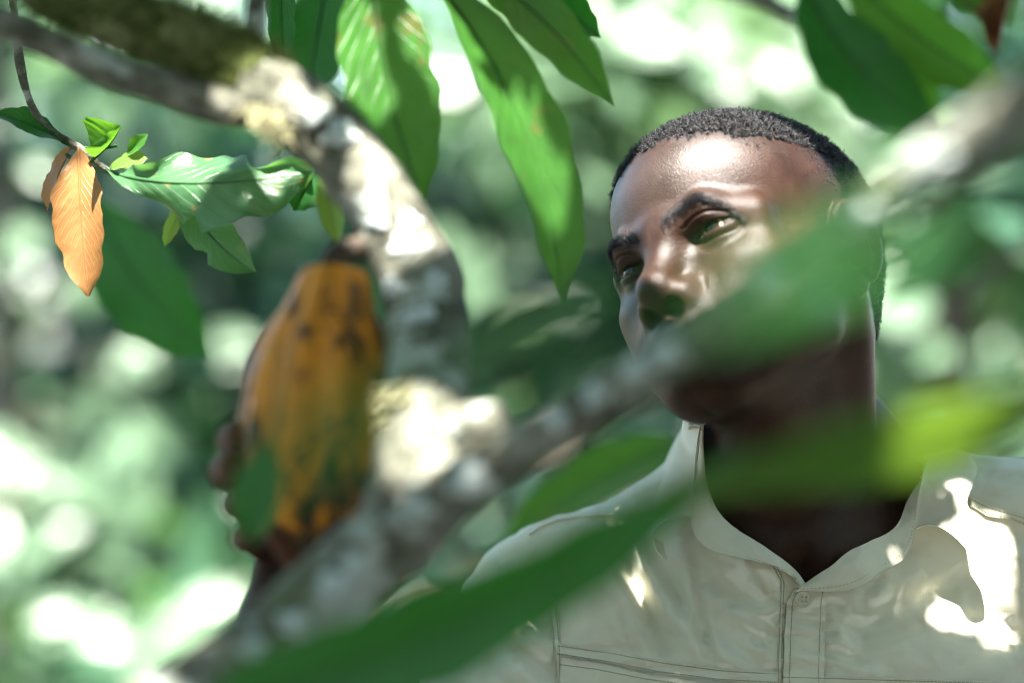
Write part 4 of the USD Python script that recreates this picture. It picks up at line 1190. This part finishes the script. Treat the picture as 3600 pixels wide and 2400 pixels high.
# hanging leaves in the middle of the top edge
leaf(tree, (1295, -200, 1.50), (1488, 712, 1.475), 345, "leaf_green", bend=0.03, face=(0.25, -1, 0.25), side=0.05, fold=0.32, label="broad green leaf with a yellow-green sunlit spot, hanging behind the limb", seed=1, peak=0.55)
leaf(tree, (1425, -190, 1.50), (1975, 1075, 1.50), 290, "leaf_green", bend=0.05, face=(0.45, -1, 0.45), side=-0.075, fold=0.42, label="longest leaf, hanging with a shiny half turned to the light", seed=2, peak=0.60, veins=12)
leaf(tree, (1600, -150, 1.55), (2155, 378, 1.50), 190, "leaf_green", bend=0.04, face=(0.2, -1, -0.3), side=-0.06, fold=0.35, label="narrow leaf with a yellowed tip", seed=3)
leaf(tree, (1800, -120, 1.55), (2112, 135, 1.55), 150, "leaf_dark", bend=0.05, face=(0.2, -1, -0.2), fold=0.3, seed=4)
leaf(tree, (980, -190, 1.62), (1000, 268, 1.60), 105, "leaf_dark", bend=0.02, fold=0.4, seed=5)
leaf(tree, (1150, -80, 1.78), (1085, 352, 1.76), 300, "leaf_dark", bend=0.03, face=(-0.2, -1, 0.5), fold=0.15, seed=6, label="dull bluish-green leaf behind the hanging leaves")
leaf(tree, (1135, 600, 1.50), (1188, 862, 1.48), 95, "leaf_young", bend=0.02, fold=0.5, seed=7)
leaf(tree, (1120, 590, 1.56), (1030, 742, 1.56), 140, "leaf_dark", bend=0.02, fold=0.2, seed=8)
# twig at the left with its leaves, level with the man's face
limb([(30, -60, 1.60, 0.0030), (60, 150, 1.60, 0.0026), (95, 330, 1.605, 0.0026), (170, 455, 1.61, 0.0025), (262, 512, 1.612, 0.0030), (340, 570, 1.612, 0.0022), (395, 612, 1.612, 0.0018)], "twig", "bark", seed=21, sides=12, rough=0.0006)
leaf(tree, (276, 520, 1.61), (312, 1042, 1.60), 200, "leaf_orange", bend=0.03, face=(-0.25, -1, 0.1), fold=0.30, stalk=False, seed=11, label="young orange leaf hanging point down", veins=12, peak=0.50, wave=0.08)
leaf(tree, (252, 518, 1.625), (168, 740, 1.63), 130, "leaf_orange", bend=0.05, face=(-0.9, -0.5, 0.1), fold=0.3, stalk=False, seed=12)
leaf(tree, (236, 505, 1.61), (-40, 395, 1.60), 120, "leaf_dark", bend=0.06, face=(0.1, -0.7, 0.8), fold=0.25, seed=13)
leaf(tree, (335, 552, 1.605), (425, 442, 1.585), 150, "leaf_green", bend=-0.06, face=(-0.4, -0.8, 0.5), fold=0.7, seed=14, curl=0.6, bites=((0.75, 1, 0.2, 0.7),))
leaf(tree, (448, 540, 1.605), (522, 472, 1.60), 52, "leaf_green", bend=0.05, fold=0.5, seed=15, stalk=False)
leaf(tree, (395, 606, 1.605), (1096, 606, 1.555), 360, "leaf_eaten", bend=0.10, face=(0.10, -0.92, 0.45), side=0.12, fold=-0.30, seed=16, label="insect-eaten green leaf reaching sideways to the limb", peak=0.62, bites=((0.30, 1, 0.16, 0.55), (0.82, -1, 0.12, 0.75), (0.22, -1, 0.10, 0.6), (0.50, 1, 0.06, 0.4)), wave=0.14, nl=44)
leaf(tree, (640, 622, 1.59), (902, 958, 1.57), 165, "leaf_eaten", bend=0.04, face=(-0.35, -0.9, 0.35), side=0.10, fold=0.35, seed=17, label="insect-eaten green leaf curving downward", bites=((0.45, -1, 0.10, 0.7), (0.62, 1, 0.06, 0.4)), wave=0.10, stalk=False, peak=0.60)
leaf(tree, (388, 592, 1.61), (520, 558, 1.60), 90, "leaf_young", bend=0.05, face=(0, -0.8, 0.6), fold=0.2, seed=18, stalk=False)
leaf(tree, (655, 690, 1.66), (578, 868, 1.66), 60, "leaf_young", bend=0.03, fold=0.6, seed=19, stalk=False)
# deep green leaf behind the twig
leaf(tree, (330, 700, 2.12), (740, 1250, 2.08), 310, "leaf_dark", bend=0.04, face=(-0.1, -1, 0.05), fold=0.12, side=0.06, seed=20, label="plain dark green leaf hanging out of focus behind the orange leaf")
# leaves at the upper right
limb([(2500, -60, 2.15, 0.0075), (2760, 40, 2.10, 0.007), (2930, 130, 2.05, 0.006), (3010, 185, 2.02, 0.005)], "twig", "bark", seed=22, sides=12)
leaf(tree, (2820, -90, 1.98), (3312, 458, 1.95), 270, "leaf_dark", bend=0.04, face=(-0.15, -0.9, 0.05), side=0.10, fold=0.20, seed=23, label="deep green drooping leaf with small holes above the man's head")
leaf(tree, (2960, -120, 2.02), (3548, 318, 1.98), 240, "leaf_green", bend=0.05, face=(0.3, -0.9, -0.5), side=0.05, fold=0.3, seed=24)
leaf(tree, (3030, 40, 2.06), (3290, 420, 2.04), 230, "leaf_green", bend=0.04, face=(0.2, -0.9, -0.3), fold=0.2, seed=25)
leaf(tree, (3300, -160, 1.98), (3560, 80, 1.95), 240, "leaf_green", bend=0.04, fold=0.25, seed=26)
leaf(tree, (3570, -60, 1.94), (3505, 195, 1.92), 120, "leaf_brown", bend=0.08, face=(-0.5, -0.8, 0.2), fold=0.8, curl=0.8, seed=27, label="withered brown leaf curled at the top right corner")
leaf(tree, (3420, 40, 1.94), (3500, 150, 1.92), 70, "leaf_brown", bend=0.1, fold=0.8, curl=0.8, seed=28)
# leaves near the lens, out of focus
leaf(tree, (700, 2500, 1.06), (2620, 1570, 1.02), 360, "leaf_dark", bend=-0.02, face=(0.1, -1, 0.12), side=0.06, fold=0.15, seed=31, label="large blurred green leaf across the man's shoulder", peak=0.30, nl=40)
leaf(tree, (3900, 1270, 0.93), (2160, 1745, 0.97), 500, "leaf_glow", bend=0.02, face=(0.0, -0.48, -0.88), side=-0.03, fold=0.15, seed=32, label="blurred green leaf across the man's neck with a yellow sunlit patch", peak=0.42, nl=40)
leaf(tree, (3560, 695, 0.52), (1980, 1262, 0.56), 165, "leaf_dark", bend=0.01, face=(0.05, -0.78, 0.62), side=0.0, fold=0.1, seed=33, label="nearest leaf, a green veil over the man's nose and cheek", peak=0.42, nl=40, mid=False)
leaf(tree, (850, 1700, 0.62), (1620, 1300, 0.60), 170, "leaf_dark", bend=0.02, face=(0.05, -1, 0.2), fold=0.1, seed=34, mid=False, stalk=False)
leaf(tree, (1560, 1340, 0.95), (2170, 1010, 0.98), 230, "leaf_under", bend=0.02, face=(0.05, -0.6, 0.75), fold=0.15, seed=35, stalk=False, label="blurred teal-green leaf left of the man's nose")
leaf(tree, (950, 1540, 1.18), (872, 1920, 1.18), 190, "leaf_dark", bend=0.03, face=(-0.3, -0.9, 0.2), fold=0.2, seed=36, label="small dark leaf lying over the fingers")
leaf(tree, (985, 1780, 1.305), (905, 1895, 1.305), 40, "leaf_young", bend=-0.1, face=(0, -1, 0.3), fold=0.6, seed=37, stalk=False)
leaf(tree, (2420, 1540, 2.15), (1780, 1880, 2.10), 230, "leaf_green", bend=0.05, face=(-0.1, -0.8, 0.6), fold=0.2, seed=38, label="pale green leaf behind the man's shoulder")

# ---------------------------------------------------------------- the ripe pod
mat("pod_husk", {
    "t": ("texture_coordinate", {}), "m": ("mapping", {"scale": (1.0, 1.0, 0.45)}), "n": ("noise_texture", {"scale": 75.0, "detail": 6, "roughness": 0.65}), "n2": ("noise_texture", {"scale": 22.0, "detail": 4}),
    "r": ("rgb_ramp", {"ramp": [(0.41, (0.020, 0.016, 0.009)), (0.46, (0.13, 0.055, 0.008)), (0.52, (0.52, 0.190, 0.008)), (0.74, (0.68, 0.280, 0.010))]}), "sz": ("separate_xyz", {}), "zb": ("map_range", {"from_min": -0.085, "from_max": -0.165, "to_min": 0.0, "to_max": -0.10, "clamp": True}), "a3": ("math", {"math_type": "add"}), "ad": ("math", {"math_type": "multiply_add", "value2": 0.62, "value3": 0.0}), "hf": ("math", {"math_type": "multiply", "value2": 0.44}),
    "b": ("noise_texture", {"scale": 220.0, "detail": 4}), "bp": ("bump", {"strength": 0.8, "distance": 0.0012}), "p": ("principled_bsdf", {"roughness": 0.5, "specular_ior_level": 0.35})},
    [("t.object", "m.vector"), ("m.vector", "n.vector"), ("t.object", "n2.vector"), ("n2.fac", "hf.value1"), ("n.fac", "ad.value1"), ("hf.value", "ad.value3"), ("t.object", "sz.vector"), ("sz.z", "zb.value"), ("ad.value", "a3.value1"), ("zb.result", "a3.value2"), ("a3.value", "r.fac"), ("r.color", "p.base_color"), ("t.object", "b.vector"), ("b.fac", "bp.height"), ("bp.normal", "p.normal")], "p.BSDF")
noisy("stalk_dark", (0.02, 0.015, 0.010), (0.07, 0.05, 0.03), 150, rough=0.8)
A, B = at(1178, 935, 1.362), at(1118, 2005, 1.350)
prof = np.array([(0.0, 0.012), (0.012, 0.0185), (0.05, 0.0205), (0.12, 0.0235), (0.22, 0.0325), (0.34, 0.0400), (0.46, 0.0425), (0.58, 0.0430), (0.70, 0.0400), (0.80, 0.0350), (0.88, 0.0260), (0.94, 0.0160), (0.98, 0.0080), (1.0, 0.0015)])
NV, NS = 110, 120
ts = np.linspace(0, 1, NV)
rs = np.interp(ts, prof[:, 0], prof[:, 1])
rs = np.convolve(np.pad(rs, 3, mode="edge"), np.ones(7) / 7, "valid"); rs[0], rs[-1] = 0.010, 0.001
ax = (B - A) / np.linalg.norm(B - A)
s1 = np.cross(ax, (0, 1, 0)); s1 /= np.linalg.norm(s1)
s2 = np.cross(ax, s1)
pv = []
for k in range(NV):
    c = A + (B - A) * ts[k] + s1 * -0.0045 * math.sin(math.pi * ts[k])
    for j in range(NS):
        a = 2 * math.pi * j / NS
        rib = 0.095 * (abs(math.cos(5 * a + 0.4)) ** 0.8 - 0.6) * math.sin(math.pi * min(1, ts[k] * 1.05 + 0.02)) + 0.018 * math.cos(10 * a)
        pv.append(c + rs[k] * (1 + rib) * (math.cos(a) * s1 + math.sin(a) * s2))
pv = np.array(pv)
cen = np.repeat(A + (B - A) * ts[:, None], NS, 0)
dv = pv - cen
pv = pv + dv / np.linalg.norm(dv, axis=1, keepdims=True) * ((meshkit.fbm(pv * 130, 3, 2) - 0.5) * 0.0022 + np.maximum(meshkit.noise(pv * 260, 4) - 0.6, 0) * 0.002)[:, None]
i, j = np.meshgrid(np.arange(NV - 1), np.arange(NS), indexing="ij")
q = np.stack([i * NS + j, i * NS + (j + 1) % NS, (i + 1) * NS + (j + 1) % NS, (i + 1) * NS + j], -1).reshape(-1, 4)
pf = np.vstack([q[:, [0, 1, 2]], q[:, [0, 2, 3]]])
pv = np.vstack([pv, A - ax * 0.001, B])
jj = np.arange(NS)
pf = np.vstack([pf, np.stack([np.full(NS, NV * NS), jj, (jj + 1) % NS], 1), np.stack([np.full(NS, NV * NS + 1), (NV - 1) * NS + (jj + 1) % NS, (NV - 1) * NS + jj], 1)])
pod = thing("cocoa_pod", "ripe orange cocoa pod with black blotches held in the man's hand", "cocoa pod", A)
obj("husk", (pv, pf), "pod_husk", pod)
obj("stalk", tube(spline([A + ax * 0.003 + s1 * -0.003, A - ax * 0.006, at(1225, 880, 1.368), at(1290, 860, 1.372), at(1370, 850, 1.372)], 14), np.linspace(0.0062, 0.0072, 14), 14), "stalk_dark", pod)
# ---------------------------------------------------------------- background: ground, undergrowth, trees
gx = np.r_[np.linspace(-300, -30, 10), np.linspace(-24, 24, 60), np.linspace(30, 300, 10)]
gy = np.r_[np.linspace(-150, -12, 8), np.linspace(-8, 40, 70), np.linspace(50, 400, 10)]
GX, GY = np.meshgrid(gx, gy, indexing="ij")


def ground_z(x, y):
    x, y = np.asarray(x, float), np.asarray(y, float)
    return 0.25 * (meshkit.fbm(np.stack([x * 0.25, y * 0.25, x * 0], -1), 3, 4) - 0.5) * np.clip((np.hypot(x, y - 1.5) - 2) / 4, 0, 1) - 0.0


GZ = ground_z(GX, GY)
m_ = len(gy)
i, j = np.meshgrid(np.arange(len(gx) - 1), np.arange(m_ - 1), indexing="ij")
q = np.stack([i * m_ + j, (i + 1) * m_ + j, (i + 1) * m_ + j + 1, i * m_ + j + 1], -1).reshape(-1, 4)
obj("ground", (np.stack([GX, GY, GZ], -1).reshape(-1, 3), np.vstack([q[:, [0, 1, 2]], q[:, [0, 2, 3]]])), "litter", kind="structure")


def leaf_cloud(pos, size, tilt, seed, aspect=0.36, facing=None):
    """Many small folded leaves at pos (n, 3): each a bent blade of 8 triangles."""
    r = np.random.default_rng(seed)
    n = len(pos)
    tpl = np.array([(0, 0, 0), (0.3, 0.42, 0.03), (0.3, -0.42, 0.03), (0.3, 0, 0), (0.68, 0.40, -0.02), (0.68, -0.40, -0.02), (0.68, 0, -0.04), (1.0, 0, -0.16)]) * (1, aspect * 1.1, 1)
    tf_ = np.array([(0, 3, 1), (0, 2, 3), (1, 3, 6), (1, 6, 4), (3, 2, 5), (3, 5, 6), (4, 6, 7), (6, 5, 7)])
    az = r.random(n) * 2 * math.pi
    el = r.normal(-0.25, tilt, n)
    roll = r.normal(0, 0.55, n)
    X = np.stack([np.cos(az) * np.cos(el), np.sin(az) * np.cos(el), np.sin(el)], 1)
    up = np.stack([r.normal(0, 0.3, n), r.normal(0, 0.3, n), np.ones(n)], 1)
    Y = np.cross(up, X); Y /= np.linalg.norm(Y, axis=1, keepdims=True)
    Z = np.cross(X, Y)
    Y, Z = Y * np.cos(roll)[:, None] + Z * np.sin(roll)[:, None], Z * np.cos(roll)[:, None] - Y * np.sin(roll)[:, None]
    if facing is not None:             # leaves that lie square to a direction
        Z = facing / np.linalg.norm(facing, axis=1, keepdims=True)
        X = X - Z * (X * Z).sum(1, keepdims=True); X /= np.linalg.norm(X, axis=1, keepdims=True)
        Y = np.cross(Z, X)
    s = size * r.uniform(0.65, 1.25, n)
    v = pos[:, None] + s[:, None, None] * (tpl[None, :, 0, None] * X[:, None] + tpl[None, :, 1, None] * Y[:, None] + tpl[None, :, 2, None] * Z[:, None])
    f = tf_[None] + (np.arange(n) * len(tpl))[:, None, None]
    return v.reshape(-1, 3), f.reshape(-1, 3)


def clump_points(c, radii, n, seed, clumps=14):
    """Points gathered in clumps inside an ellipsoid, with gaps between them."""
    r = np.random.default_rng(seed)
    cc = r.normal(size=(clumps, 3)); cc /= np.linalg.norm(cc, axis=1, keepdims=True)
    cc *= r.random((clumps, 1)) ** 0.45
    p = cc[r.integers(0, clumps, n)] + r.normal(size=(n, 3)) * 0.20
    return np.asarray(c) + p * np.asarray(radii)


def plain_tube(pts, radii, name, parent, mat_="bark_far", sides=12):
    s = spline(np.asarray(pts, float), 26)
    v, f = tube(s, np.interp(np.linspace(0, 1, 26), np.linspace(0, 1, len(radii)), radii), sides)
    v = v + (meshkit.fbm(v * 9, 3, 3)[:, None] - 0.5) * 0.25 * np.mean(radii)
    return obj(name, (v, f), mat_, parent)


def bg_tree(label, px, d, r, crown_z, radii, n, size, mat_, seed, lean=0.0, cat="tree", name="background_tree", clumps=14, extra=None):
    x = (px - 1800) * TAN * d
    z0 = float(ground_z(x, d))
    t = thing(name, label, cat, (x, d, z0))
    top = np.array([x + lean, d, crown_z])
    plain_tube([(x, d, z0 - 0.05), (x + lean * 0.3 + 0.03, d, z0 + 0.35 * (crown_z - z0)), (x + lean * 0.7, d + 0.03, z0 + 0.75 * (crown_z - z0)), top + (0, 0, 0.3 * radii[2])], [r * 1.25, r, r * 0.8, r * 0.4], "trunk", t)
    rr = np.random.default_rng(seed)
    for k in range(4):
        a = rr.random() * 2 * math.pi
        e = top + np.array([math.cos(a) * radii[0] * 0.7, math.sin(a) * radii[1] * 0.7, rr.uniform(-0.2, 0.6) * radii[2]])
        s0 = np.array([x + lean * 0.75, d, z0 + (0.6 + 0.1 * k) * (crown_z - z0)])
        plain_tube([s0, (s0 + e) / 2 + (0, 0, 0.1), e], [r * 0.5, r * 0.35, r * 0.15], "limb", t, sides=8)
    v, f = leaf_cloud(clump_points(top, radii, n, seed, clumps), size, 0.5, seed)
    obj("crown", (v, f), mat_, t, smooth=False)
    return t


def bush(label, px, d, h, spread, n, size, mat_, seed, cat="shrub", name="shrub"):
    x = (px - 1800) * TAN * d
    z0 = float(ground_z(x, d))
    t = thing(name, label, cat, (x, d, z0))
    rr = np.random.default_rng(seed)
    for k in range(4):
        a = rr.random() * 2 * math.pi
        plain_tube([(x, d, z0 - 0.03), (x + math.cos(a) * spread * 0.2, d + math.sin(a) * spread * 0.2, z0 + h * 0.45), (x + math.cos(a) * spread * 0.55, d + math.sin(a) * spread * 0.55, z0 + h * 0.85)], [0.018, 0.012, 0.005], "stem", t, sides=7)
    p = clump_points((x, d, z0 + h * 0.55), (spread, spread, h * 0.55), n, seed, 12)
    p[:, 2] = np.maximum(p[:, 2], z0 + 0.04)
    v, f = leaf_cloud(p, size, 0.55, seed)
    obj("foliage", (v, f), mat_, t, smooth=False)
    return t


# trees one can make out, from left to right
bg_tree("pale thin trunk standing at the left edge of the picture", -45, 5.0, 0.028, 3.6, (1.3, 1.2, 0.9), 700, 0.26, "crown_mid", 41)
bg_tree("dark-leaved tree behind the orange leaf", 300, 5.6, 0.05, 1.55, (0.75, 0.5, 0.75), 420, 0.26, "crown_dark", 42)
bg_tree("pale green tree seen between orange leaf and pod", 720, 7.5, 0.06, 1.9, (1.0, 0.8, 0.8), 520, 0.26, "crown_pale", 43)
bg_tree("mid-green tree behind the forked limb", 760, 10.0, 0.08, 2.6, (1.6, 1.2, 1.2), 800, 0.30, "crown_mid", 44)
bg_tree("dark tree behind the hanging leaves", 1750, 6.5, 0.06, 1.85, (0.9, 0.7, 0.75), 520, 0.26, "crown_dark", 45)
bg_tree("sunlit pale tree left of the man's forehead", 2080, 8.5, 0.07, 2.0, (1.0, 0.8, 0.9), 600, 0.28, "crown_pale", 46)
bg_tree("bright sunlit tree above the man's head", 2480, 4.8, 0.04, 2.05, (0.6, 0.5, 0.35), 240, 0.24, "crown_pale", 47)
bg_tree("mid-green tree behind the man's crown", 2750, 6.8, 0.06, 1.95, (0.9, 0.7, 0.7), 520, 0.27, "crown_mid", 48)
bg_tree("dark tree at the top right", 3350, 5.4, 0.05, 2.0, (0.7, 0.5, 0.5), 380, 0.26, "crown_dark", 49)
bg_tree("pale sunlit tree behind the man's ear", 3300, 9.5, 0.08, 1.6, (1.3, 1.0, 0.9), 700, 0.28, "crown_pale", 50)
# thin dark sapling right of the neck
sap = thing("sapling", "thin dark bowed stem right of the man's neck", "sapling", (*at(3380, 1500, 3.2)[:2], 0))
plain_tube([(*at(3420, 1700, 3.2)[:2], -0.03), (*at(3390, 1500, 3.2)[:2], 0.9), at(3375, 1330, 3.2), at(3410, 1060, 3.2), at(3560, 870, 3.2), at(3800, 700, 3.2)], [0.022, 0.020, 0.019, 0.017, 0.014, 0.008], "stem", sap, "bark_far")
v, f = leaf_cloud(clump_points(at(3900, 640, 3.2), (0.25, 0.3, 0.18), 40, 77), 0.2, 0.4, 77)
obj("foliage", (v, f), "crown_mid", sap, smooth=False)
# undergrowth
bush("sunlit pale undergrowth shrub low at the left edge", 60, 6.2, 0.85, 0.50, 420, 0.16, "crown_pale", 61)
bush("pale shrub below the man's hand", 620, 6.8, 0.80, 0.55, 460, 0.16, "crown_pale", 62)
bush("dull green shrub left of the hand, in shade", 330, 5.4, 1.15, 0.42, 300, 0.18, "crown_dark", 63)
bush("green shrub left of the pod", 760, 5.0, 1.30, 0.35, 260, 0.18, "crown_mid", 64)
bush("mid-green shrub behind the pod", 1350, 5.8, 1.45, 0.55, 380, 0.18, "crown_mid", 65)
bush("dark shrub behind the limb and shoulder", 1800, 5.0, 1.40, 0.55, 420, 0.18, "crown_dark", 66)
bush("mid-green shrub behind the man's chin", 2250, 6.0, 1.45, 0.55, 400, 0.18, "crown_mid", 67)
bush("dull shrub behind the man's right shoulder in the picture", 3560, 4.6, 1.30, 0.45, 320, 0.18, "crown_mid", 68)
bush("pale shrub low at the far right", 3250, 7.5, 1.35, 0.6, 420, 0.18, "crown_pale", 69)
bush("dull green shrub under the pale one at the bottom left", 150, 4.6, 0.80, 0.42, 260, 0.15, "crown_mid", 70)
# single leaves that lie square to the sun and shine: they hang on the trees and shrubs named with them
trees_by_name = {str(c_.GetPath()): c_ for c_ in stage.GetPrimAtPath("/World").GetChildren()}
SHINE = [(40, 890, 4.4, 95), (310, 1010, 4.6, 95), (510, 1230, 5.0, 110), (800, 1200, 4.8, 85), (130, 600, 4.4, 70), (650, 1430, 5.2, 80), (1080, 760, 5.0, 70), (1090, 30, 5.5, 90), (1500, 300, 5.2, 80), (1470, 790, 5.2, 80), (1720, 1010, 4.6, 120), (1560, 860, 5.0, 80),
         (2230, 130, 4.2, 100), (2320, 30, 4.2, 80), (2600, 290, 4.2, 100), (2540, 180, 4.2, 70), (2960, 480, 4.6, 100), (2780, 60, 4.6, 70), (2790, 260, 4.4, 110), (2990, 330, 4.6, 90), (3170, 1060, 4.4, 150), (3250, 1250, 4.6, 110), (3480, 950, 4.8, 130), (3560, 790, 4.8, 100), (3540, 1180, 4.8, 110), (2330, 600, 5.0, 90), (2050, 330, 5.0, 90), (1930, 170, 5.2, 90), (2000, 560, 5.2, 80), (3080, 650, 4.6, 90),
         (200, 1680, 4.8, 150), (420, 1600, 4.8, 130), (60, 1640, 4.6, 120), (700, 2100, 4.8, 170), (500, 2220, 4.8, 150), (300, 2250, 4.8, 140), (800, 2330, 4.8, 140), (100, 2330, 4.6, 130), (560, 2330, 4.6, 150), (200, 2150, 4.6, 140), (720, 2250, 4.6, 140), (30, 2000, 4.5, 120), (420, 1900, 4.8, 100), (620, 1960, 5.0, 110), (900, 2060, 5.0, 100), (380, 2070, 5.0, 110), (560, 1800, 5.0, 120), (150, 1900, 4.8, 110), (900, 2280, 5.0, 120), (480, 2380, 4.7, 120), (260, 1500, 5.0, 90), (250, 600, 5.2, 60), (600, 800, 5.4, 90), (900, 900, 5.4, 80), (3000, 200, 5, 70), (1350, 1250, 5.2, 70), (2200, 1320, 5.0, 70)]
r_ = np.random.default_rng(31)
hosts = [c_ for c_ in stage.GetPrimAtPath("/World").GetChildren() if c_.GetName().startswith(("background_tree", "shrub"))]
host_at = np.array([origin(h_)[[0, 1]] for h_ in hosts])
shine_pts = []
groups = {}
for a, b, d, r in SHINE:
    P_ = at(a, b, d)
    n_ = 1 if r < 100 else 2
    for k in range(n_ + 1):
        p_ = P_ + r_.normal(size=3) * r * TAN * d * (0.0 if k == 0 else 0.55)
        hv = SUN + (np.array([0, 0, EYE]) - p_) / np.linalg.norm(np.array([0, 0, EYE]) - p_)
        hv = hv / np.linalg.norm(hv) + r_.normal(size=3) * (0.22 if b < 1500 else 0.26)
        hi_ = int(np.argmin(np.linalg.norm(host_at - p_[:2], axis=1)))
        groups.setdefault(hi_, []).append((p_, hv, r * TAN * d * 2.1))
        shine_pts.append(p_)
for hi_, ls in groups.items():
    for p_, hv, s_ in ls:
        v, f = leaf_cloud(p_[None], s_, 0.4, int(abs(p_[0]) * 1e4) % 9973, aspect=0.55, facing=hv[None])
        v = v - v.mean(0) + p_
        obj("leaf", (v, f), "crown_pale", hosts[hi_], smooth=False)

# the far wood
r_ = np.random.default_rng(88)
fx = r_.uniform(-9, 9, 5200)
fy = r_.uniform(13, 19, 5200)
fz = r_.uniform(0.2, 7.0, 5200)
gap = meshkit.noise(np.stack([fx * 0.9, fy * 0.3, fz * 0.9], 1), 6)
ok = gap > 0.46
v, f = leaf_cloud(np.stack([fx, fy, fz], 1)[ok], 0.42, 0.5, 89)
obj("far_wood", (v, f), "crown_pale", label="far-off green wood seen through the nearer trees", cat="wood", kind="stuff", smooth=False)

# ---------------------------------------------------------------- leaf canopy overhead: it keeps most of the place in shade and lets the sun through in spots
MAN = [  # (px, py, radius in m): spots on the man that the sun reaches
    (2300, 610, 0.012), (2420, 540, 0.028), (2540, 540, 0.032), (2480, 640, 0.032), (2600, 650, 0.030), (2470, 730, 0.026), (2580, 780, 0.024), (2500, 870, 0.020), (2400, 850, 0.012), (2370, 720, 0.012), (2330, 560, 0.012), (2340, 480, 0.012), (2540, 425, 0.030), (2390, 950, 0.018), (2680, 830, 0.016), (2700, 560, 0.020), (2860, 640, 0.014), (2790, 530, 0.014),
    (3490, 1960, 0.003), (3490, 2060, 0.003), (3420, 2120, 0.003), (3340, 2160, 0.001), (3450, 1895, 0.003)]
md = probe(body_ray, [k[:2] for k in MAN])
LIT = [(a, b_, d_ if np.isfinite(d_) else 1.60, r) for (a, b_, r), d_ in zip(MAN, md)] + [  # (px, py, distance, radius in m) of what else the sun reaches
    (3200, 590, 1.0, 0.010), (3330, 505, 0.99, 0.010), (3440, 430, 0.98, 0.008),
    (860, 230, 1.36, 0.008), (930, 300, 1.36, 0.013), (980, 380, 1.36, 0.008), (1340, 610, 1.36, 0.010), (1420, 710, 1.35, 0.008),
    (1450, 1440, 1.26, 0.010), (1550, 1500, 1.26, 0.011), (1680, 1500, 1.25, 0.008), (1440, 1620, 1.25, 0.007), (600, 2430, 1.20, 0.016),
    (1190, 300, 1.49, 0.012), (1260, 440, 1.49, 0.010), (1560, 240, 1.49, 0.010), (1800, 480, 1.49, 0.012), (1880, 560, 1.49, 0.008),
    (700, 670, 1.58, 0.012), (480, 600, 1.60, 0.016), (1030, 620, 1.57, 0.014), (285, 760, 1.60, 0.010),
    (3300, 1480, 0.94, 0.009),
    (2720, 996, 0.54, 0.005), (2950, 912, 0.53, 0.004),
]
tg = np.array([at(a, b, d) for a, b, d, _ in LIT])
trd = np.array([k[3] for k in LIT])
r_ = np.random.default_rng(5)
NB_, NS_ = 6000, 80000
NC = NB_ + NS_
c = np.vstack([np.stack([r_.uniform(-3.4, 4.0, NB_), r_.uniform(-4.4, 3.4, NB_), r_.uniform(2.9, 4.6, NB_)], 1),
               np.stack([r_.uniform(-0.55, 0.95, NS_), r_.uniform(-0.6, 2.0, NS_), r_.uniform(2.30, 2.70, NS_)], 1)])
ca, cf = leaf_cloud(c[:NB_], 0.26, 0.35, 6, aspect=0.42)
cb, _ = leaf_cloud(c[NB_:], 0.045, 0.35, 7, aspect=0.44)
cv = np.vstack([ca, cb])
cv = cv.reshape(NC, 8, 3)
drop = np.zeros(NC, bool)
cm = cv.mean(1)
for T_, rr_ in zip(tg, trd):
    w = cm - T_
    s = w @ SUN
    dist = np.linalg.norm(w - s[:, None] * SUN, axis=1)
    drop |= (dist < 0.20 + rr_) & (s > 0)
# a leaf only goes where it would really cut one of those rays
real = np.zeros(NC, bool)
dense = np.stack([cv[:, 0] * (1 - a) + cv[:, 7] * a + (cv[:, 4] - cv[:, 5]) * b for a in np.linspace(0, 1, 7) for b in (-0.5, -0.25, 0, 0.25, 0.5)], 1)
for k in np.nonzero(drop)[0]:
    w = dense[k][:, None] - tg[None]
    s = w @ SUN
    dist = np.linalg.norm(w - s[..., None] * SUN, axis=2)
    real[k] = (dist < trd + 0.006).any()
for p_ in shine_pts:
    w = cm - p_
    s = w @ SUN
    real |= (np.linalg.norm(w - s[:, None] * SUN, axis=1) < 0.14) & (s > 0)
keepc = ~real
cf = cf.reshape(NB_, 8, 3)[:1] + (np.arange(keepc.sum()) * 8)[:, None, None]
obj("leaf_canopy", (cv[keepc].reshape(-1, 3), cf.reshape(-1, 3)), "crown_mid", label="dense leaf canopy overhead that shades the man and the branches", cat="canopy", kind="stuff", smooth=False)
# thinner canopy over the background: dappled light
NB = 520
c = np.stack([r_.uniform(-7, 7, NB), r_.uniform(3.4, 14, NB), r_.uniform(3.6, 6.0, NB)], 1)
gap = meshkit.noise(c * (0.8, 0.8, 0.4), 9)
c = c[gap > 0.46]
for p_ in shine_pts:                   # where those shining leaves hang the canopy is open
    w = c - p_
    s = w @ SUN
    c = c[~((np.linalg.norm(w - s[:, None] * SUN, axis=1) < 0.30) & (s > 0))]
v, f = leaf_cloud(c, 0.36, 0.4, 8, aspect=0.45)
obj("leaf_canopy", (v, f), "crown_mid", label="broken leaf canopy over the trees behind", cat="canopy", kind="stuff", smooth=False)

# the wood goes on all round, behind the photographer too
r_ = np.random.default_rng(99)
n = 13000
ang = r_.uniform(math.radians(-215), math.radians(35), n)
rad = r_.uniform(4.6, 7.5, n)
p3 = np.stack([rad * np.cos(ang) + 0.2, rad * np.sin(ang) + 1.0, r_.uniform(0.0, 5.0, n)], 1)
v, f = leaf_cloud(p3, 0.34, 0.5, 98, aspect=0.45)
obj("near_wood", (v, f), "crown_dark", label="green wood all round the clearing, behind and beside the photographer", cat="wood", kind="stuff", smooth=False)
